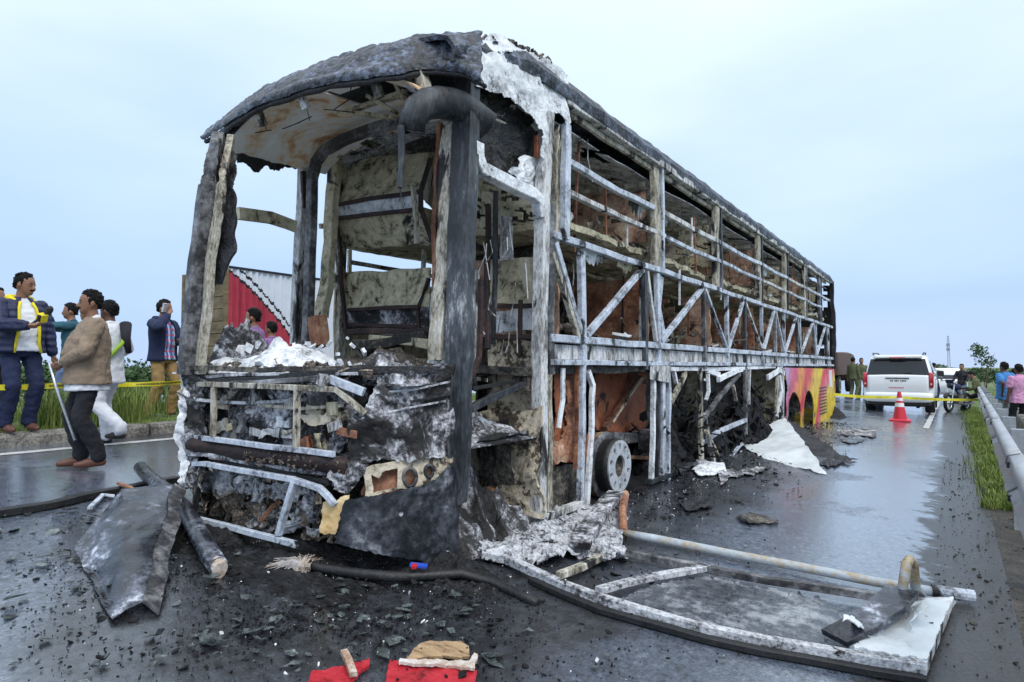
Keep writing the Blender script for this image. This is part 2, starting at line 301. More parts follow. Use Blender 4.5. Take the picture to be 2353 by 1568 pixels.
# wet asphalt with burnt grit, puddles and ash
def road_material():
    m = bpy.data.materials.new('wet_asphalt'); m.use_nodes = True; n, l = m.node_tree.nodes, m.node_tree.links; b = n['Principled BSDF']
    g = n.new('ShaderNodeNewGeometry'); P = g.outputs['Position']
    def noise(s, d=6, r=.6, st=None, di=0):
        t = n.new('ShaderNodeTexNoise'); t.inputs['Scale'].default_value = s; t.inputs['Detail'].default_value = d; t.inputs['Roughness'].default_value = r; t.inputs['Distortion'].default_value = di
        if st: q = n.new('ShaderNodeMapping'); q.inputs['Scale'].default_value = st; l.new(P, q.inputs[0]); l.new(q.outputs[0], t.inputs['Vector'])
        else: l.new(P, t.inputs['Vector'])
        return t.outputs['Fac']
    def mth(op, a, b_, c=None, clamp=False):
        t = n.new('ShaderNodeMath'); t.operation = op; t.use_clamp = clamp
        for i, k in enumerate((a, b_, c)):
            if k is None: continue
            if isinstance(k, (int, float)): t.inputs[i].default_value = k
            else: l.new(k, t.inputs[i])
        return t.outputs[0]
    def mr(v, a, b_, c=0, d=1):
        t = n.new('ShaderNodeMapRange'); t.interpolation_type = 'SMOOTHSTEP'; l.new(v, t.inputs[0])
        for i, k in enumerate((a, b_, c, d)): t.inputs[i+1].default_value = k
        return t.outputs[0]
    sp = n.new('ShaderNodeSeparateXYZ'); l.new(P, sp.inputs[0]); X, Y = sp.outputs['X'], sp.outputs['Y']
    def dist(x, y):
        t = n.new('ShaderNodeVectorMath'); t.operation = 'DISTANCE'; l.new(P, t.inputs[0]); t.inputs[1].default_value = (x, y, 0); return t.outputs['Value']
    big = noise(.9, 5); wob = mth('MULTIPLY', mth('SUBTRACT', noise(1.3, 6), .5), 1.8)
    def blob(x, y, r0, r1): return mr(mth('ADD', dist(x, y), wob), r1, r0)
    flank = mth('MULTIPLY', mr(mth('ADD', X, wob), -1.35, -1.95), mth('MULTIPLY', mr(Y, 2.5, 4.2), mr(mth('ADD', Y, wob), 17, 14)))
    ch = mth('MAXIMUM', mth('MAXIMUM', blob(-3.0, 2.2, .8, 1.5), blob(-2.1, 2.8, .6, 1.3)), mth('MAXIMUM', flank, blob(-4.4, 2.5, .5, 1.0)))
    ch = mth('MAXIMUM', ch, mth('MULTIPLY', blob(-1.2, 2.9, .4, 1.2), .4))
    shoulder = mr(mth('ADD', X, mth('MULTIPLY', mth('SUBTRACT', noise(3.2, 8, .7, (1, 1.6, 1)), .5), 1.1)), -.32, -.18)
    soil = mth('MULTIPLY', shoulder, 1)
    grit = noise(55, 4, .7); grain = noise(180, 3, .7); mid = noise(11, 6, .65)
    spk = noise(26, 5, .75, (1, .8, 1))
    # colour
    def mixc(f, a, b_):
        t = n.new('ShaderNodeMix'); t.data_type = 'RGBA'
        if isinstance(f, (int, float)): t.inputs[0].default_value = f
        else: l.new(f, t.inputs[0])
        for i, k in ((6, a), (7, b_)):
            if isinstance(k, tuple): t.inputs[i].default_value = rgba(k)
            else: l.new(k, t.inputs[i])
        return t.outputs[2]
    asph = mixc(mr(grit, .35, .68), (.07, .088, .125), (.16, .195, .26))
    asph = mixc(mr(spk, .53, .64), asph, (.035, .041, .054)); asph = mixc(mr(spk, .45, .36), asph, (.24, .275, .34))
    asph = mixc(mr(mid, .58, .68), asph, (.022, .025, .030))
    char = mixc(mr(mid, .42, .62), (.012, .013, .016), (.040, .044, .054))
    char = mixc(mr(grit, .62, .70), char, (.10, .11, .125))
    char = mixc(mth('MULTIPLY', mr(grain, .63, .70), mr(big, .40, .60)), char, (.42, .43, .45))
    col = mixc(ch, asph, char)
    soilc = mixc(mr(grit, .4, .66), (.010, .010, .011), (.05, .044, .038)); soilc = mixc(mr(grain, .66, .72), soilc, (.3, .28, .26))
    col = mixc(soil, col, soilc); l.new(col, b.inputs['Base Color'])
    # wetness
    pud = mr(mth('ADD', noise(.75, 5, .55, (1, .7, 1), .6), mth('ADD', mth('MULTIPLY', mr(X, -1.4, -.6), .10), mth('MULTIPLY', mr(X, -3.4, -4.6), .10))), .44, .55)
    film = mth('MULTIPLY', mr(mid, .40, .58), .5)
    wet = mth('MAXIMUM', mth('MULTIPLY', pud, mth('SUBTRACT', 1, mth('MULTIPLY', ch, .45))), mth('MULTIPLY', film, mth('SUBTRACT', 1, mth('MULTIPLY', ch, .3))))
    wet = mth('MAXIMUM', wet, mth('MULTIPLY', mth('MULTIPLY', mr(mth('ADD', Y, mth('MULTIPLY', wob, .5)), 2.3, 1.7), mr(mth('ADD', X, mth('MULTIPLY', wob, .4)), -2.5, -3.1)), mr(mid, .30, .48, .45, 1)))
    wet = mth('MULTIPLY', wet, mth('SUBTRACT', 1, mth('MULTIPLY', soil, .85)), None, True)
    wet = mth('MULTIPLY', wet, mr(spk, .42, .62, 1, .72))
    l.new(mr(wet, 0, 1, .40, .17), b.inputs['Roughness']); b.inputs['Specular IOR Level'].default_value = .85
    b.inputs['IOR'].default_value = 1.5; l.new(mr(wet, .05, .7, .15, 1), b.inputs['Coat Weight']); b.inputs['Coat Roughness'].default_value = .13; b.inputs['Coat IOR'].default_value = 1.45
    bp = n.new('ShaderNodeBump'); bp.inputs['Distance'].default_value = .012
    hh = mth('ADD', mth('ADD', mth('MULTIPLY', grit, .7), mth('MULTIPLY', grain, .35)), mth('ADD', mth('MULTIPLY', mid, .5), mth('MULTIPLY', spk, .9))); l.new(hh, bp.inputs['Height'])
    rough_st = mth('MAXIMUM', ch, soil)
    l.new(mth('MULTIPLY', mth('SUBTRACT', 1, mth('MULTIPLY', wet, .62)), mth('ADD', .22, mth('MULTIPLY', rough_st, .50))), bp.inputs['Strength'])
    l.new(bp.outputs[0], b.inputs['Normal'])
    b2 = n.new('ShaderNodeBump'); b2.inputs['Distance'].default_value = .006; b2.inputs['Strength'].default_value = .22; l.new(hh, b2.inputs['Height']); l.new(b2.outputs[0], b.inputs['Coat Normal']); MAT['wet_asphalt'] = m
road_material()
ramp_mat('turf', [(.36, (.03, .045, .012)), (.5, (.08, .13, .03)), (.62, (.15, .20, .05)), (.72, (.20, .19, .08))], 2.5, bump=1, bscale=40, rough=(.7, 1), mixfine=.5)
ramp_mat('field', [(.36, (.035, .06, .02)), (.5, (.09, .13, .045)), (.65, (.20, .20, .09))], .06, bump=.3, rough=(.8, 1), mixfine=.4, fine=25)
ramp_mat('soil', [(.38, (.012, .011, .010)), (.52, (.045, .038, .03)), (.68, (.13, .11, .09))], 6, bump=1, bscale=50, rough=(.4, .9), mixfine=.5)
ramp_mat('kerb_concrete', [(.36, (.03, .03, .03)), (.46, (.12, .115, .105)), (.56, (.30, .28, .25)), (.7, (.50, .47, .42))], 4.5, bump=.6, rough=(.6, .95), mixfine=.5)
ramp_mat('concrete', [(.36, (.05, .05, .045)), (.5, (.14, .14, .125)), (.66, (.27, .265, .24))], 3, bump=.5, rough=(.6, .95))
ramp_mat('road_paint', [(.36, (.10, .10, .10)), (.46, (.45, .46, .46)), (.7, (.72, .73, .74))], 6, bump=.2, rough=(.25, .6))
strip('ground', [(-2500, -.6), (-60, -.25), (-24, -.1), (-22.5, .25), (-12.2, .36), (-8.6, .33), (-2.6, -.03), (-.05, -.205), (.9, -.24), (2.2, -.65), (4, -.95), (40, -1.2), (2500, -1.4)], YS, 'field')
strip('road', [(-8.42, .378), (-5.5, .1885), (-2.6, 0), (-.9, -.1105), (.1, -.1755), (.34, -.19)], YS, 'wet_asphalt')
strip('verge', [(.26, -.170), (.4, -.172), (.75, -.18), (1.0, -.21), (2.2, -.6), (4, -.9)], [8.4, 9, 10, 14, 20, 30, 50, 80, 150], 'turf')
strip('shoulder', [(.1, -.182), (.5, -.19), (1.0, -.22), (2.2, -.62), (4, -.92)], [-30, -4, 0, 4, 7, 10, 10.6], 'soil')
strip('median', [(-11.6, .50), (-10.5, .53), (-9.2, .54), (-8.52, .515)], YS, 'turf')
strip('opposite_road', [(-22, .30), (-12.2, .385)], YS, 'wet_asphalt')
o = strip('edge_line', [(-8.05, .355), (-7.93, .3467)], YS, 'road_paint', top=.004)
o = strip('shoulder_line', [(-.62, -.1286), (-.50, -.1364)], [17.5, 22, 28, 34, 40, 60, 100, 200], 'road_paint', top=.005)
# kerb: stone by stone
kb = bpy.data.objects.new('kerb', None); COL.objects.link(kb); kb['kind'] = 'structure'
y = -3.0; k = 0
while y < 40:
    Ls = random.uniform(.82, .98); ky = y+Ls/2; w = random.uniform(.0, .012)
    b = MB(); pr_ = [(-8.60, .30), (-8.40, .30), (-8.412, .475), (-8.44, .515), (-8.60, .52)]
    b.rings([[V((X+N.noise(V((X*9, yy*3, z*9)))*.015, yy, z+gdz(ky)+N.noise(V((X*7, yy*4, z*5+3)))*.018)) for X, z in pr_] for yy in [y+.012+(Ls-.024)*t/5 for t in range(6)]])
    b.build('kerb_stone', 'kerb_concrete', kb); y += Ls; k += 1

# ------------------------------------------------------------------ the burnt bus
bus = thing('burnt_bus', 'burnt-out sleeper coach, a bare ash-white steel frame standing on the wet road', 'bus', (-3.9, 9, .05))
def part(mb, name, mat, parent=None, smooth=False, label=None):
    o = mb.build(name, mat, parent or bus, smooth)
    if label: o['label'] = label
    return o
def lerpP(P, t):
    x = t*(len(P)-1); i = min(int(x), len(P)-2); return V(P[i]).lerp(V(P[i+1]), x-i)
# roof shell with its drooping nose
RP = [(-2.575, 3.50), (-2.56, 3.58), (-2.60, 3.655), (-2.80, 3.70), (-3.2, 3.745), (-3.875, 3.77), (-4.55, 3.745), (-4.95, 3.70), (-5.15, 3.655), (-5.19, 3.58), (-5.175, 3.50)]
def roof_fn(u, v):
    P = lerpP([(a, 0, b) for a, b in RP], u); Y = 2.98+v**1.15*15.45
    drop = .30*max(0, 1-(Y-2.9)/1.0)**1.4 + .05*max(0, (Y-17)/1.4)**2
    lean = .03*(-(P.x+3.875))/1.275
    q = V((P.x, Y, P.z)); k = nv(q, 2.3, 4)*.022 + nv(q, 7, 9)*.014
    return V((P.x, Y, P.z-drop+lean)) + k
part(MB().grid(roof_fn, 40, 150, .03), 'roof', 'soot_sheen_roof', label='charred blistered roof')
LOW = [(470, 322), (487, 312), (520, 287), (600, 240), (700, 207), (800, 184), (900, 170), (1000, 163), (1065, 168), (1110, 190)]
TOP = [(478, 312), (490, 300), (540, 255), (600, 209), (680, 169), (780, 131), (880, 101), (960, 86), (1040, 77), (1110, 76)]
def nose_fn(u, v):
    def at(P, dY):
        x = u*(len(P)-1); i = min(int(x), len(P)-2); f = x-i
        px, py = P[i][0]*(1-f)+P[i+1][0]*f, P[i][1]*(1-f)+P[i+1][1]*f
        X = -5.16 + 2.6*u
        for _ in range(6):
            Y = 2.66+dY+.34*abs((X+3.875)/1.29)**4; p = onY(px, py, Y); X = max(-5.2, min(-2.56, p.x))
        return p
    a, b = at(LOW, 0), at(TOP, .24)
    p = a.lerp(b, v); out = math.sin(v*math.pi)
    p.y -= .022*out; p.z += .018*math.sin(min(1, v*1.0)*math.pi)
    if v < .25: p.y -= .025*math.sin(v/.25*math.pi)
    return p + nv(p, 5, 3)*.014 + nv(p, 15, 8)*.013*(.3+v) + nv(p, 40, 5)*.005
part(MB().grid(nose_fn, 190, 30, .02), 'roof_visor', 'soot_sheen_roof', label='lumpy charred visor above the missing windscreen')
lip = [V(nose_fn(i/40, 0)) for i in range(41)]
part(MB().tube([p+V((0, .02, -.012)) for p in lip], .020, 8, .6), 'visor_lip', 'soot', smooth=True)
for i, (u, s) in enumerate(((.16, 1.2), (.30, 1), (.42, .9), (.60, 1.0), (.72, 1.5))):
    p = V(nose_fn(u, 0)); b = MB()
    b.beam([p+V((0, .05, .03)), p+V((.02, .10, -.09*s))], .06*s, .05*s, jit=.03)
    part(b, 'visor_bracket', ('inner_dark', 'tan_steel', 'ash_post')[i % 3])
# scorched ceiling behind the windscreen, its burnt edge ragged
def ceil_fn(u, v):
    X = -5.06+u*2.35; Y = 2.86+v*1.2
    z = 3.40 - .30*abs((X+3.875)/1.2)**3.2 - .10*(1-v)**2 + .035*(-(X+3.875))
    q = V((X, Y, z)); return q + nv(q, 3, 2)*.02
part(MB().grid(ceil_fn, 44, 26, .01, lambda u, v: v < .93+.14*N.noise(V((u*14, 3, 1))) and not (.52 < u < .80 and .10 < v < .55 and N.noise(V((u*6, v*6, 4))) > -.15)), 'ceiling', 'ceiling', label='pale front ceiling with orange scorch marks')
def ceil2(u, v):
    X = -5.05+u*2.35; Y = 4.05+v*14.2; q = V((X, Y, 3.46-.16*abs((X+3.875)/1.2)**3)); return q+nv(q, 2, 7)*.03
part(MB().grid(ceil2, 18, 70, .01, lambda u, v: N.noise(V((u*5, v*40, 2))) < .38), 'ceiling', 'ash_grey')
for i in range(10):
    b = MB(); x = -4.6+i*.17; b.tube([V((x, 2.86+random.random()*.4, 3.22)), V((x+random.uniform(-.04, .04), 2.9, 3.22-random.uniform(.04, .16)))], .004, 4); part(b, 'ceiling_wire', 'rubber')
part(psheet([(540, 352), (705, 366), (704, 392), (672, 384), (640, 394), (610, 382), (590, 396), (562, 378), (548, 384)], lambda x, y: onX(x, y, -5.04), 4, cr=.03, rag=6), 'ceiling_fringe', 'soot')
# ceiling battens over the entrance
for a, c in (((780, 262), (930, 212)), ((800, 258), (905, 270)), ((845, 222), (915, 262)), ((905, 185), (935, 240))):
    part(MB().beam([onY(*a, 3.25), onY(*c, 3.25)], .05, .03, jit=.012), 'ceiling_batten', 'olive')
b = MB(); b.beam([onY(945, 160, 3.05), onY(958, 205, 3.05)], .10, .06, jit=.04); part(b, 'ceiling_bracket', 'ash_white')

# left windscreen pillar and flank
def pil(name, P, w, h, mat, jit=.02, n=16): return part(MB().beam(P, w, h, jit=jit, n=n, freq=3), name, mat)
PL = [FS(502, 318, .04), FS(478, 430, .03), FS(455, 600, .02), FS(440, 760, .02), FS(430, 860, .02)]
pil('windscreen_pillar', PL, .085, .11, 'steel_soot', .008)
pil('windscreen_pillar', [p+V((.09, .05, 0)) for p in PL], .05, .06, 'tan_steel', .010)
pil('pillar_casing', [p+V((-.05, .06, -.02)) for p in PL], .05, .09, 'char_pillar', .008)
def flap(u, v):
    y = 355+v*300; w = (10+42*math.sin(min(1, v*1.25)*math.pi*.62))*(1-.5*max(0, v-.75)*4*.9)
    p = FS(506-v*26+u*w, y, .035); return p+nv(p, 7, 1)*.03+V((0, -.02*math.sin(u*3.1), 0))
part(psheet([(478, 330), (512, 322), (545, 362), (540, 420), (520, 520), (500, 620), (478, 700), (462, 790), (455, 850), (418, 850), (432, 720), (452, 540)], lambda x, y: FS(x, y, .07), 6, cr=.02, cf=5, rag=6), 'pillar_casing', 'steel_soot')
part(MB().grid(flap, 10, 40, .02), 'melted_seal', 'soot', label='black melted window seal drooping from the left pillar')
pil('flank_post', [onX(700, 390, -5.06), onX(690, 600, -5.06), onX(683, 790, -5.06)], .09, .11, 'ash_post', .010)
pil('flank_post', [onX(697, 395, -5.02), onX(700, 480, -5.02)], .035, .05, 'dark_frame', .01)
part(MB().beam([onX(545, 492, -5.1), onX(620, 500, -5.1), onX(700, 528, -5.1)], .06, .10, jit=.03), 'flank_rail', 'olive')
part(MB().beam([onX(735, 520, -5.1), onX(775, 520, -5.1)], .03, .05), 'flank_rail', 'tan_steel')
# inner hoop behind the driver
hp = [onY(930, 278, 3.55), onY(860, 296, 3.57), onY(790, 322, 3.6), onY(745, 346, 3.62), onY(727, 372, 3.63), onY(718, 410, 3.64), onY(716, 520, 3.65), onY(712, 650, 3.66), onY(706, 785, 3.67)]
part(MB().beam(hp, .085, .08, jit=.008, n=30, up=(0, 1, 0)), 'frame_hoop', 'steel_soot')
pil('frame_post', [onY(768, 350, 4.0), onY(760, 560, 4.0), onY(742, 730, 4.0)], .13, .08, 'olive', .03)
pil('frame_post', [onY(778, 345, 4.1), onY(772, 470, 4.1), onY(795, 760, 4.1)], .035, .035, 'dark_frame', .03)
pil('frame_post', [onY(730, 725, 3.5), onY(738, 800, 3.5)], .13, .12, 'rust', .03)
# faceted upper berth end and lower berth end on the far side
def q4(a, b_, c, d): return lambda u, v: a.lerp(b_, u).lerp(d.lerp(c, u), v)
def panel(name, pts, mat, cr=.02, n=18, th=.02, keep=None, cf=4, label=None):
    f = q4(*[V(p) for p in pts]); s = random.random()*60
    return part(MB().grid(lambda u, v: f(u, v)+nv(f(u, v), cf, s)*cr+nv(f(u, v), cf*3, s)*cr*.35, n, n, th, keep), name, mat, label=label)
def rag(t=.35, f=5, seed=0): return lambda u, v: N.noise(V((u*f, v*f, seed)))+.5*N.noise(V((u*f*3, v*f*3, seed+5))) < t
yA, yB, yC = 4.28, 4.12, 4.30
panel('berth_end', [onY(795, 372, yA), onY(985, 352, yA), onY(968, 440, yB), onY(768, 472, yB)], 'olive', label='scorched olive end panel of the upper berth')
panel('berth_end', [onY(768, 472, yB), onY(968, 440, yB), onY(966, 478, yB), onY(768, 502, yB)], 'ash_white', .008)
panel('berth_end', [onY(768, 502, yB), onY(966, 478, yB), onY(990, 560, yC), onY(792, 572, yC)], 'olive')
panel('berth_end', [onY(985, 352, yA), onY(1010, 345, 4.9), onY(995, 480, 4.9), onY(968, 455, yB)], 'tan_steel', .01)
panel('berth_deck', [onY(790, 570, yC), onY(992, 560, yC), V((-3.9, 6.3, 2.47)), V((-5.05, 6.3, 2.47))], 'olive', .03)
for P in ([onY(775, 470, yB-.03), onY(968, 440, yB-.03)], [onY(768, 502, yB-.03), onY(968, 480, yB-.03)], [onY(795, 372, yA-.03), onY(765, 470, yB-.03), onY(765, 502, yB-.03), onY(792, 572, yC-.03)], [onY(990, 365, yA-.03), onY(968, 440, yB-.03), onY(968, 480, yB-.03), onY(996, 560, yC-.03)], [onY(790, 745, 4.2), onY(960, 752, 4.2)], [onY(985, 640, 4.2), onY(960, 712, 4.2), onY(962, 755, 4.2)], [onY(800, 712, 4.18), onY(962, 705, 4.18)]):
    part(MB().beam(P, .035, .035, jit=.012), 'berth_frame', 'dark_frame')
panel('berth_end', [onY(785, 628, 4.25), onY(988, 617, 4.25), onY(985, 706, 4.22), onY(790, 716, 4.22)], 'olive', .02)
panel('berth_end', [onY(790, 716, 4.22), onY(985, 706, 4.22), onY(990, 770, 4.25), onY(790, 770, 4.25)], 'ash_mottle', .02)
for P in ([onY(802, 575, 4.6), onY(802, 630, 4.6)], [onY(975, 575, 4.5), onY(972, 625, 4.5)], [V((-5.08, 4.3, 2.33)), V((-5.08, 6.2, 2.33))], [onY(950, 430, 4.0), onY(958, 560, 4.05)]):
    part(MB().beam(P, .03, .045, jit=.01), 'berth_strut', 'tan_steel')
# dark uprights left of the right pillar
for x, m, w in ((1003, 'rust', .05), (1014, 'dark_frame', .045), (1022, 'ash_post', .03)):
    pil('frame_post', [onY(x+4, 285, 3.7), onY(x, 520, 3.7), onY(x-6, 800, 3.7)], w, .05, m, .03)
panel('bulkhead_panel', [onY(930, 290, 4.4), onY(1030, 275, 4.4), onY(1030, 350, 4.4), onY(930, 350, 4.4)], 'inner_dark')
panel('bulkhead_panel', [onY(800, 330, 4.5), onY(930, 290, 4.5), onY(930, 352, 4.5), onY(860, 368, 4.5)], 'olive', .03, keep=rag(.15, 4, 3))

# right windscreen pillar: charred casing with a pale peeled inner side
PR = [onX(1077, 150, -2.66), onX(1070, 290, -2.63), onX(1062, 520, -2.61), onX(1055, 780, -2.60), onX(1052, 900, -2.60), onX(1048, 1060, -2.62), onX(1040, 1150, -2.66)]
pil('windscreen_pillar', PR, .17, .10, 'char_pillar', .012, 30)
pil('pillar_casing', [onX(1040, 290, -2.80), onX(1028, 500, -2.78), onX(1018, 700, -2.77), onX(1010, 830, -2.76)], .11, .10, 'tan_steel', .03, 26)
pil('pillar_casing', [onX(1022, 560, -2.84), onX(1012, 700, -2.86), onX(1000, 840, -2.86)], .12, .06, 'ash_post', .03)
# mirror arm: thick charred hood arching forward, thin stalk below
mpts = [(1116, 290), (1094, 270), (1066, 250), (1036, 239), (1006, 235), (980, 240), (960, 254), (949, 276), (947, 300)]
m_arm = part(MB().tube([onX(x, y, -2.60-.02*i) for i, (x, y) in enumerate(mpts)], lambda t: .104+.008*math.sin(t*3.1)-.02*t, 18, .10), 'mirror_arm', 'char_pillar', smooth=True, label='charred hood-shaped mirror arm at the right pillar')
part(MB().tube([onX(922, 290, -2.76), onX(923, 360, -2.76), onX(919, 432, -2.76)], .024, 8, .1, .017), 'mirror_stalk', 'char_pillar', m_arm)
part(MB().tube([onX(919, 430, -2.76), onX(922, 455, -2.76), onX(927, 478, -2.74)], .005, 5), 'mirror_wire', 'rubber', m_arm)

# white quarter panel above the entrance
qp = [(1094, 92), (1118, 80), (1150, 84), (1200, 112), (1238, 128), (1280, 150), (1306, 182), (1306, 300), (1296, 288), (1284, 270), (1256, 262), (1254, 330), (1250, 400), (1240, 300), (1222, 272), (1196, 248), (1160, 226), (1120, 206), (1092, 200)]
part(psheet(qp, lambda x, y: SD(x, y, .035), 5, [[(1150, 118), (1196, 122), (1196, 150), (1166, 152)], [(1238, 170), (1264, 172), (1262, 188), (1246, 192)], [(1128, 100), (1142, 98), (1140, 108)]], cr=.03, cf=4, rag=7), 'quarter_panel', 'ash_white', label='ash-white ragged panel above the entrance')
part(psheet([(1100, 96), (1130, 82), (1208, 108), (1278, 148), (1300, 180), (1250, 200), (1150, 160), (1100, 130)], lambda x, y: SD(x, y, -.03), 8, cr=.05, rag=6), 'quarter_lining', 'inner_dark')
b = MB()
for i in range(60):
    t = random.random(); p = SD(1110+t*190, 84+t*t*92+random.uniform(-2, 8), random.uniform(-.1, .03)); b.flake(p, random.uniform(.012, .04), .8, .012)
part(b, 'charred_flakes', 'clutter')['kind'] = 'stuff'
# frame over the entrance with rounded corners
fr = [SD(1092, 330, .01), SD(1093, 362, .012), SD(1103, 388, .015), SD(1130, 402, .015), SD(1180, 426, .015), SD(1222, 446, .015), SD(1236, 462, .015), SD(1240, 500, .01)]
part(MB().beam(fr, .09, .085, up=(1, 0, 0), jit=.012, n=24), 'entrance_frame', 'ash_white')
part(psheet([(1095, 205), (1150, 222), (1215, 268), (1240, 330), (1240, 400), (1215, 420), (1160, 400), (1100, 372)], lambda x, y: SD(x, y, -.10), 6, [[(1120, 252), (1160, 255), (1175, 275), (1150, 290), (1128, 272)], [(1190, 290), (1205, 300), (1200, 318), (1186, 306)], [(1112, 350), (1130, 350), (1128, 376), (1114, 368)], [(1150, 355), (1178, 352), (1180, 392), (1156, 390)]], cr=.04, rag=16), 'entrance_lining', 'soot', label='holed charred lining above the entrance')
part(psheet([(1190, 360), (1240, 352), (1242, 430), (1200, 420), (1172, 400)], lambda x, y: SD(x, y, -.05), 6, cr=.05, rag=10), 'melted_lining', 'ash_white')
part(MB().beam([SD(1233, 312, .0), SD(1233, 362, 0)], .03, .03), 'reflector_strip', 'rust_red')
# door posts
pil('door_post', [SD(1256, 262, .01), SD(1246, 470, .01), SD(1240, 760, .01), SD(1240, 1000, .005), SD(1238, 1190, 0)], .10, .09, 'ash_post', .008, 40)
pil('door_post', [SD(1264, 470, -.01), SD(1262, 700, -.01), SD(1262, 860, -.02)], .06, .08, 'steel_soot', .008, 20)
pil('door_post', [SD(1256, 860, -.02), SD(1262, 1000, -.02), SD(1256, 1180, -.03)], .05, .07, 'tan_steel', .012)
pil('window_post', [SD(1296, 290, .01), SD(1294, 420, .01), SD(1292, 552, .01)], .10, .08, 'steel', .008)
pil('window_post', [SD(1280, 290, -.02), SD(1278, 420, -.02), SD(1276, 560, -.02)], .06, .06, 'tan_steel', .01)

# ---- right flank truss
def sy(Y, z, off=0): return V((XR+off, Y, z))
ZT, ZU, ZB = 2.285, 1.465, 1.285
part(MB().beam([sy(4.22, 2.30), sy(18.3, ZT)], .06, .058, jit=.012, n=60), 'truss_chord', 'steel')
part(MB().beam([sy(4.2, ZU+.01), sy(18.3, ZU)], .06, .062, jit=.010, n=60), 'truss_chord', 'steel')
part(MB().beam([sy(4.2, ZB), sy(18.35, ZB)], .06, .045, jit=.008, n=60), 'truss_chord', 'steel')
def cream(u, v):
    q = V((XR-.02, 4.25+u*14, 1.31+v*.12)); return q+nv(q, 5, 6)*.008
part(MB().grid(cream, 120, 3, .008), 'waist_panel', 'ash_post')
tops = [6.05, 7.93, 9.84, 11.85, 13.75, 15.6, 17.3]; bots = [4.74, 6.42, 8.95, 10.95, 12.6, 14.1, 15.95, 17.7]
def tdiag(Ya, za, Yb, zb, m='steel', w=.06): part(MB().beam([sy(Ya, za, .004), sy(Yb, zb, .004)], w, w, jit=.008, up=(1, 0, 0)), 'truss_diagonal', m)
tdiag(4.28, 2.24, 4.70, 1.52, 'steel', .055); tdiag(4.24, 2.16, 4.66, 1.50, 'tan_steel', .045)
for i, t in enumerate(tops):
    tdiag(bots[i]+.06, 1.52, t-.05, 2.24, 'steel', .056 if i < 2 else .048)
    tdiag(t+.07, 2.24, bots[i+1]-.05, 1.52, 'steel' if i % 2 else 'ash_post', .044)
for i, t in enumerate(bots):
    part(MB().beam([sy(t, 2.25, -.004), sy(t+.02, 1.25, -.004)], .05, .075 if i < 3 else .055, up=(0, 1, 0), jit=.012), 'truss_post', 'steel')
for i, t in enumerate(tops):
    part(MB().beam([sy(t, 2.28, .008), sy(t+.01, 1.22, .008)], .05, .055, up=(0, 1, 0), jit=.01), 'truss_post', 'char_pillar' if i % 2 == 0 else 'steel_soot')
part(MB().beam([sy(6.20, 2.25, -.06), sy(6.22, 1.5, -.06)], .06, .12, up=(0, 1, 0), jit=.03), 'truss_post', 'ash_post')
part(MB().beam([sy(6.62, 2.25, -.03), sy(6.55, 1.9, -.03), sy(6.66, 1.55, -.03)], .05, .10, up=(0, 1, 0), jit=.04), 'truss_post', 'steel')
for i, (x, y) in enumerate(((1478, 608), (1614, 656), (1706, 688))):
    part(MB().box(SD(x, y, .035), (.02, .07, .07), Euler((.6, 0, 0))), 'gusset_plate', 'char_pillar')
wps = [6.52, 8.65, 10.9, 12.9, 14.8, 16.7]
for i, t in enumerate(wps):
    part(MB().beam([sy(t-.10, 3.46, -.02), sy(t-.10, 2.32, -.02)], .06, .16, up=(0, 1, 0), jit=.025), 'window_post', 'tan_steel' if i < 5 else 'steel_soot')
    part(MB().beam([sy(t+.04, 3.47, .006), sy(t+.04, 2.30, .006)], .05, .05, up=(0, 1, 0), jit=.006), 'window_post', ('steel', 'char_pillar', 'char_pillar', 'char_pillar', 'steel_soot', 'char_pillar')[i])
for z, w in ((2.965, .056), (2.70, .046)):
    ys = [4.42]+wps+[18.0]
    for i in range(len(ys)-1):
        if z < 2.8 and i > 5: continue
        sag = random.uniform(.0, .03)
        part(MB().beam([sy(ys[i], z), sy((ys[i]+ys[i+1])/2, z-sag), sy(ys[i+1]-.02, z)], .05, w, jit=.010, n=10), 'window_rail', 'steel' if (i+int(z*10)) % 3 else 'ash_post')
part(MB().beam([sy(4.45, 3.475), sy(18.3, 3.475)], .08, .075, jit=.012, n=60), 'cant_rail', 'ash_post')
part(MB().beam([sy(4.45, 3.41, -.05), sy(17.8, 3.40, -.05)], .04, .05, jit=.015, n=50), 'cant_rail', 'tan_steel')
for i in range(26):
    Y = 4.9+i*.5+random.uniform(-.12, .12); up_ = i % 2
    z0, z1 = ((2.30, 3.42), (1.5, 2.26))[up_]; X = XR-random.uniform(.08, .5)
    part(MB().beam([V((X, Y, z0+random.uniform(0, .2))), V((X+random.uniform(-.04, .04), Y+random.uniform(-.05, .05), z1-random.uniform(0, .3)))], .022, .022, jit=.015), 'berth_lath', random.choice(['tan_steel', 'rust', 'ash_post', 'dark_frame']))
for i in range(34):
    Y = random.uniform(4.6, 15); X = XR-random.uniform(.05, .9); z = random.choice([3.4, 2.95, 2.45, 2.26]); L_ = random.uniform(.12, .42)
    part(MB().tube([V((X, Y, z)), V((X+random.uniform(-.05, .05), Y+random.uniform(-.08, .08), z-L_*.5)), V((X+random.uniform(-.09, .09), Y+random.uniform(-.12, .12), z-L_))], .006, 4), 'hanging_wire', random.choice(['ash_post', 'rubber', 'tan_steel']))
for i in range(16):
    Y = random.uniform(4.7, 14); z = random.choice([2.72, 2.97, 1.52, 2.30]); w_ = random.uniform(.12, .35)
    part(MB().grid(lambda u, v: V((XR-.04-.02*v, Y+w_*u, z-.02-(.05+.14*abs(N.noise(V((u*4, Y, 2)))))*v)), 8, 3, .006), 'sheet_remnant', random.choice(['ash_white', 'ash_grey', 'soot', 'olive']))
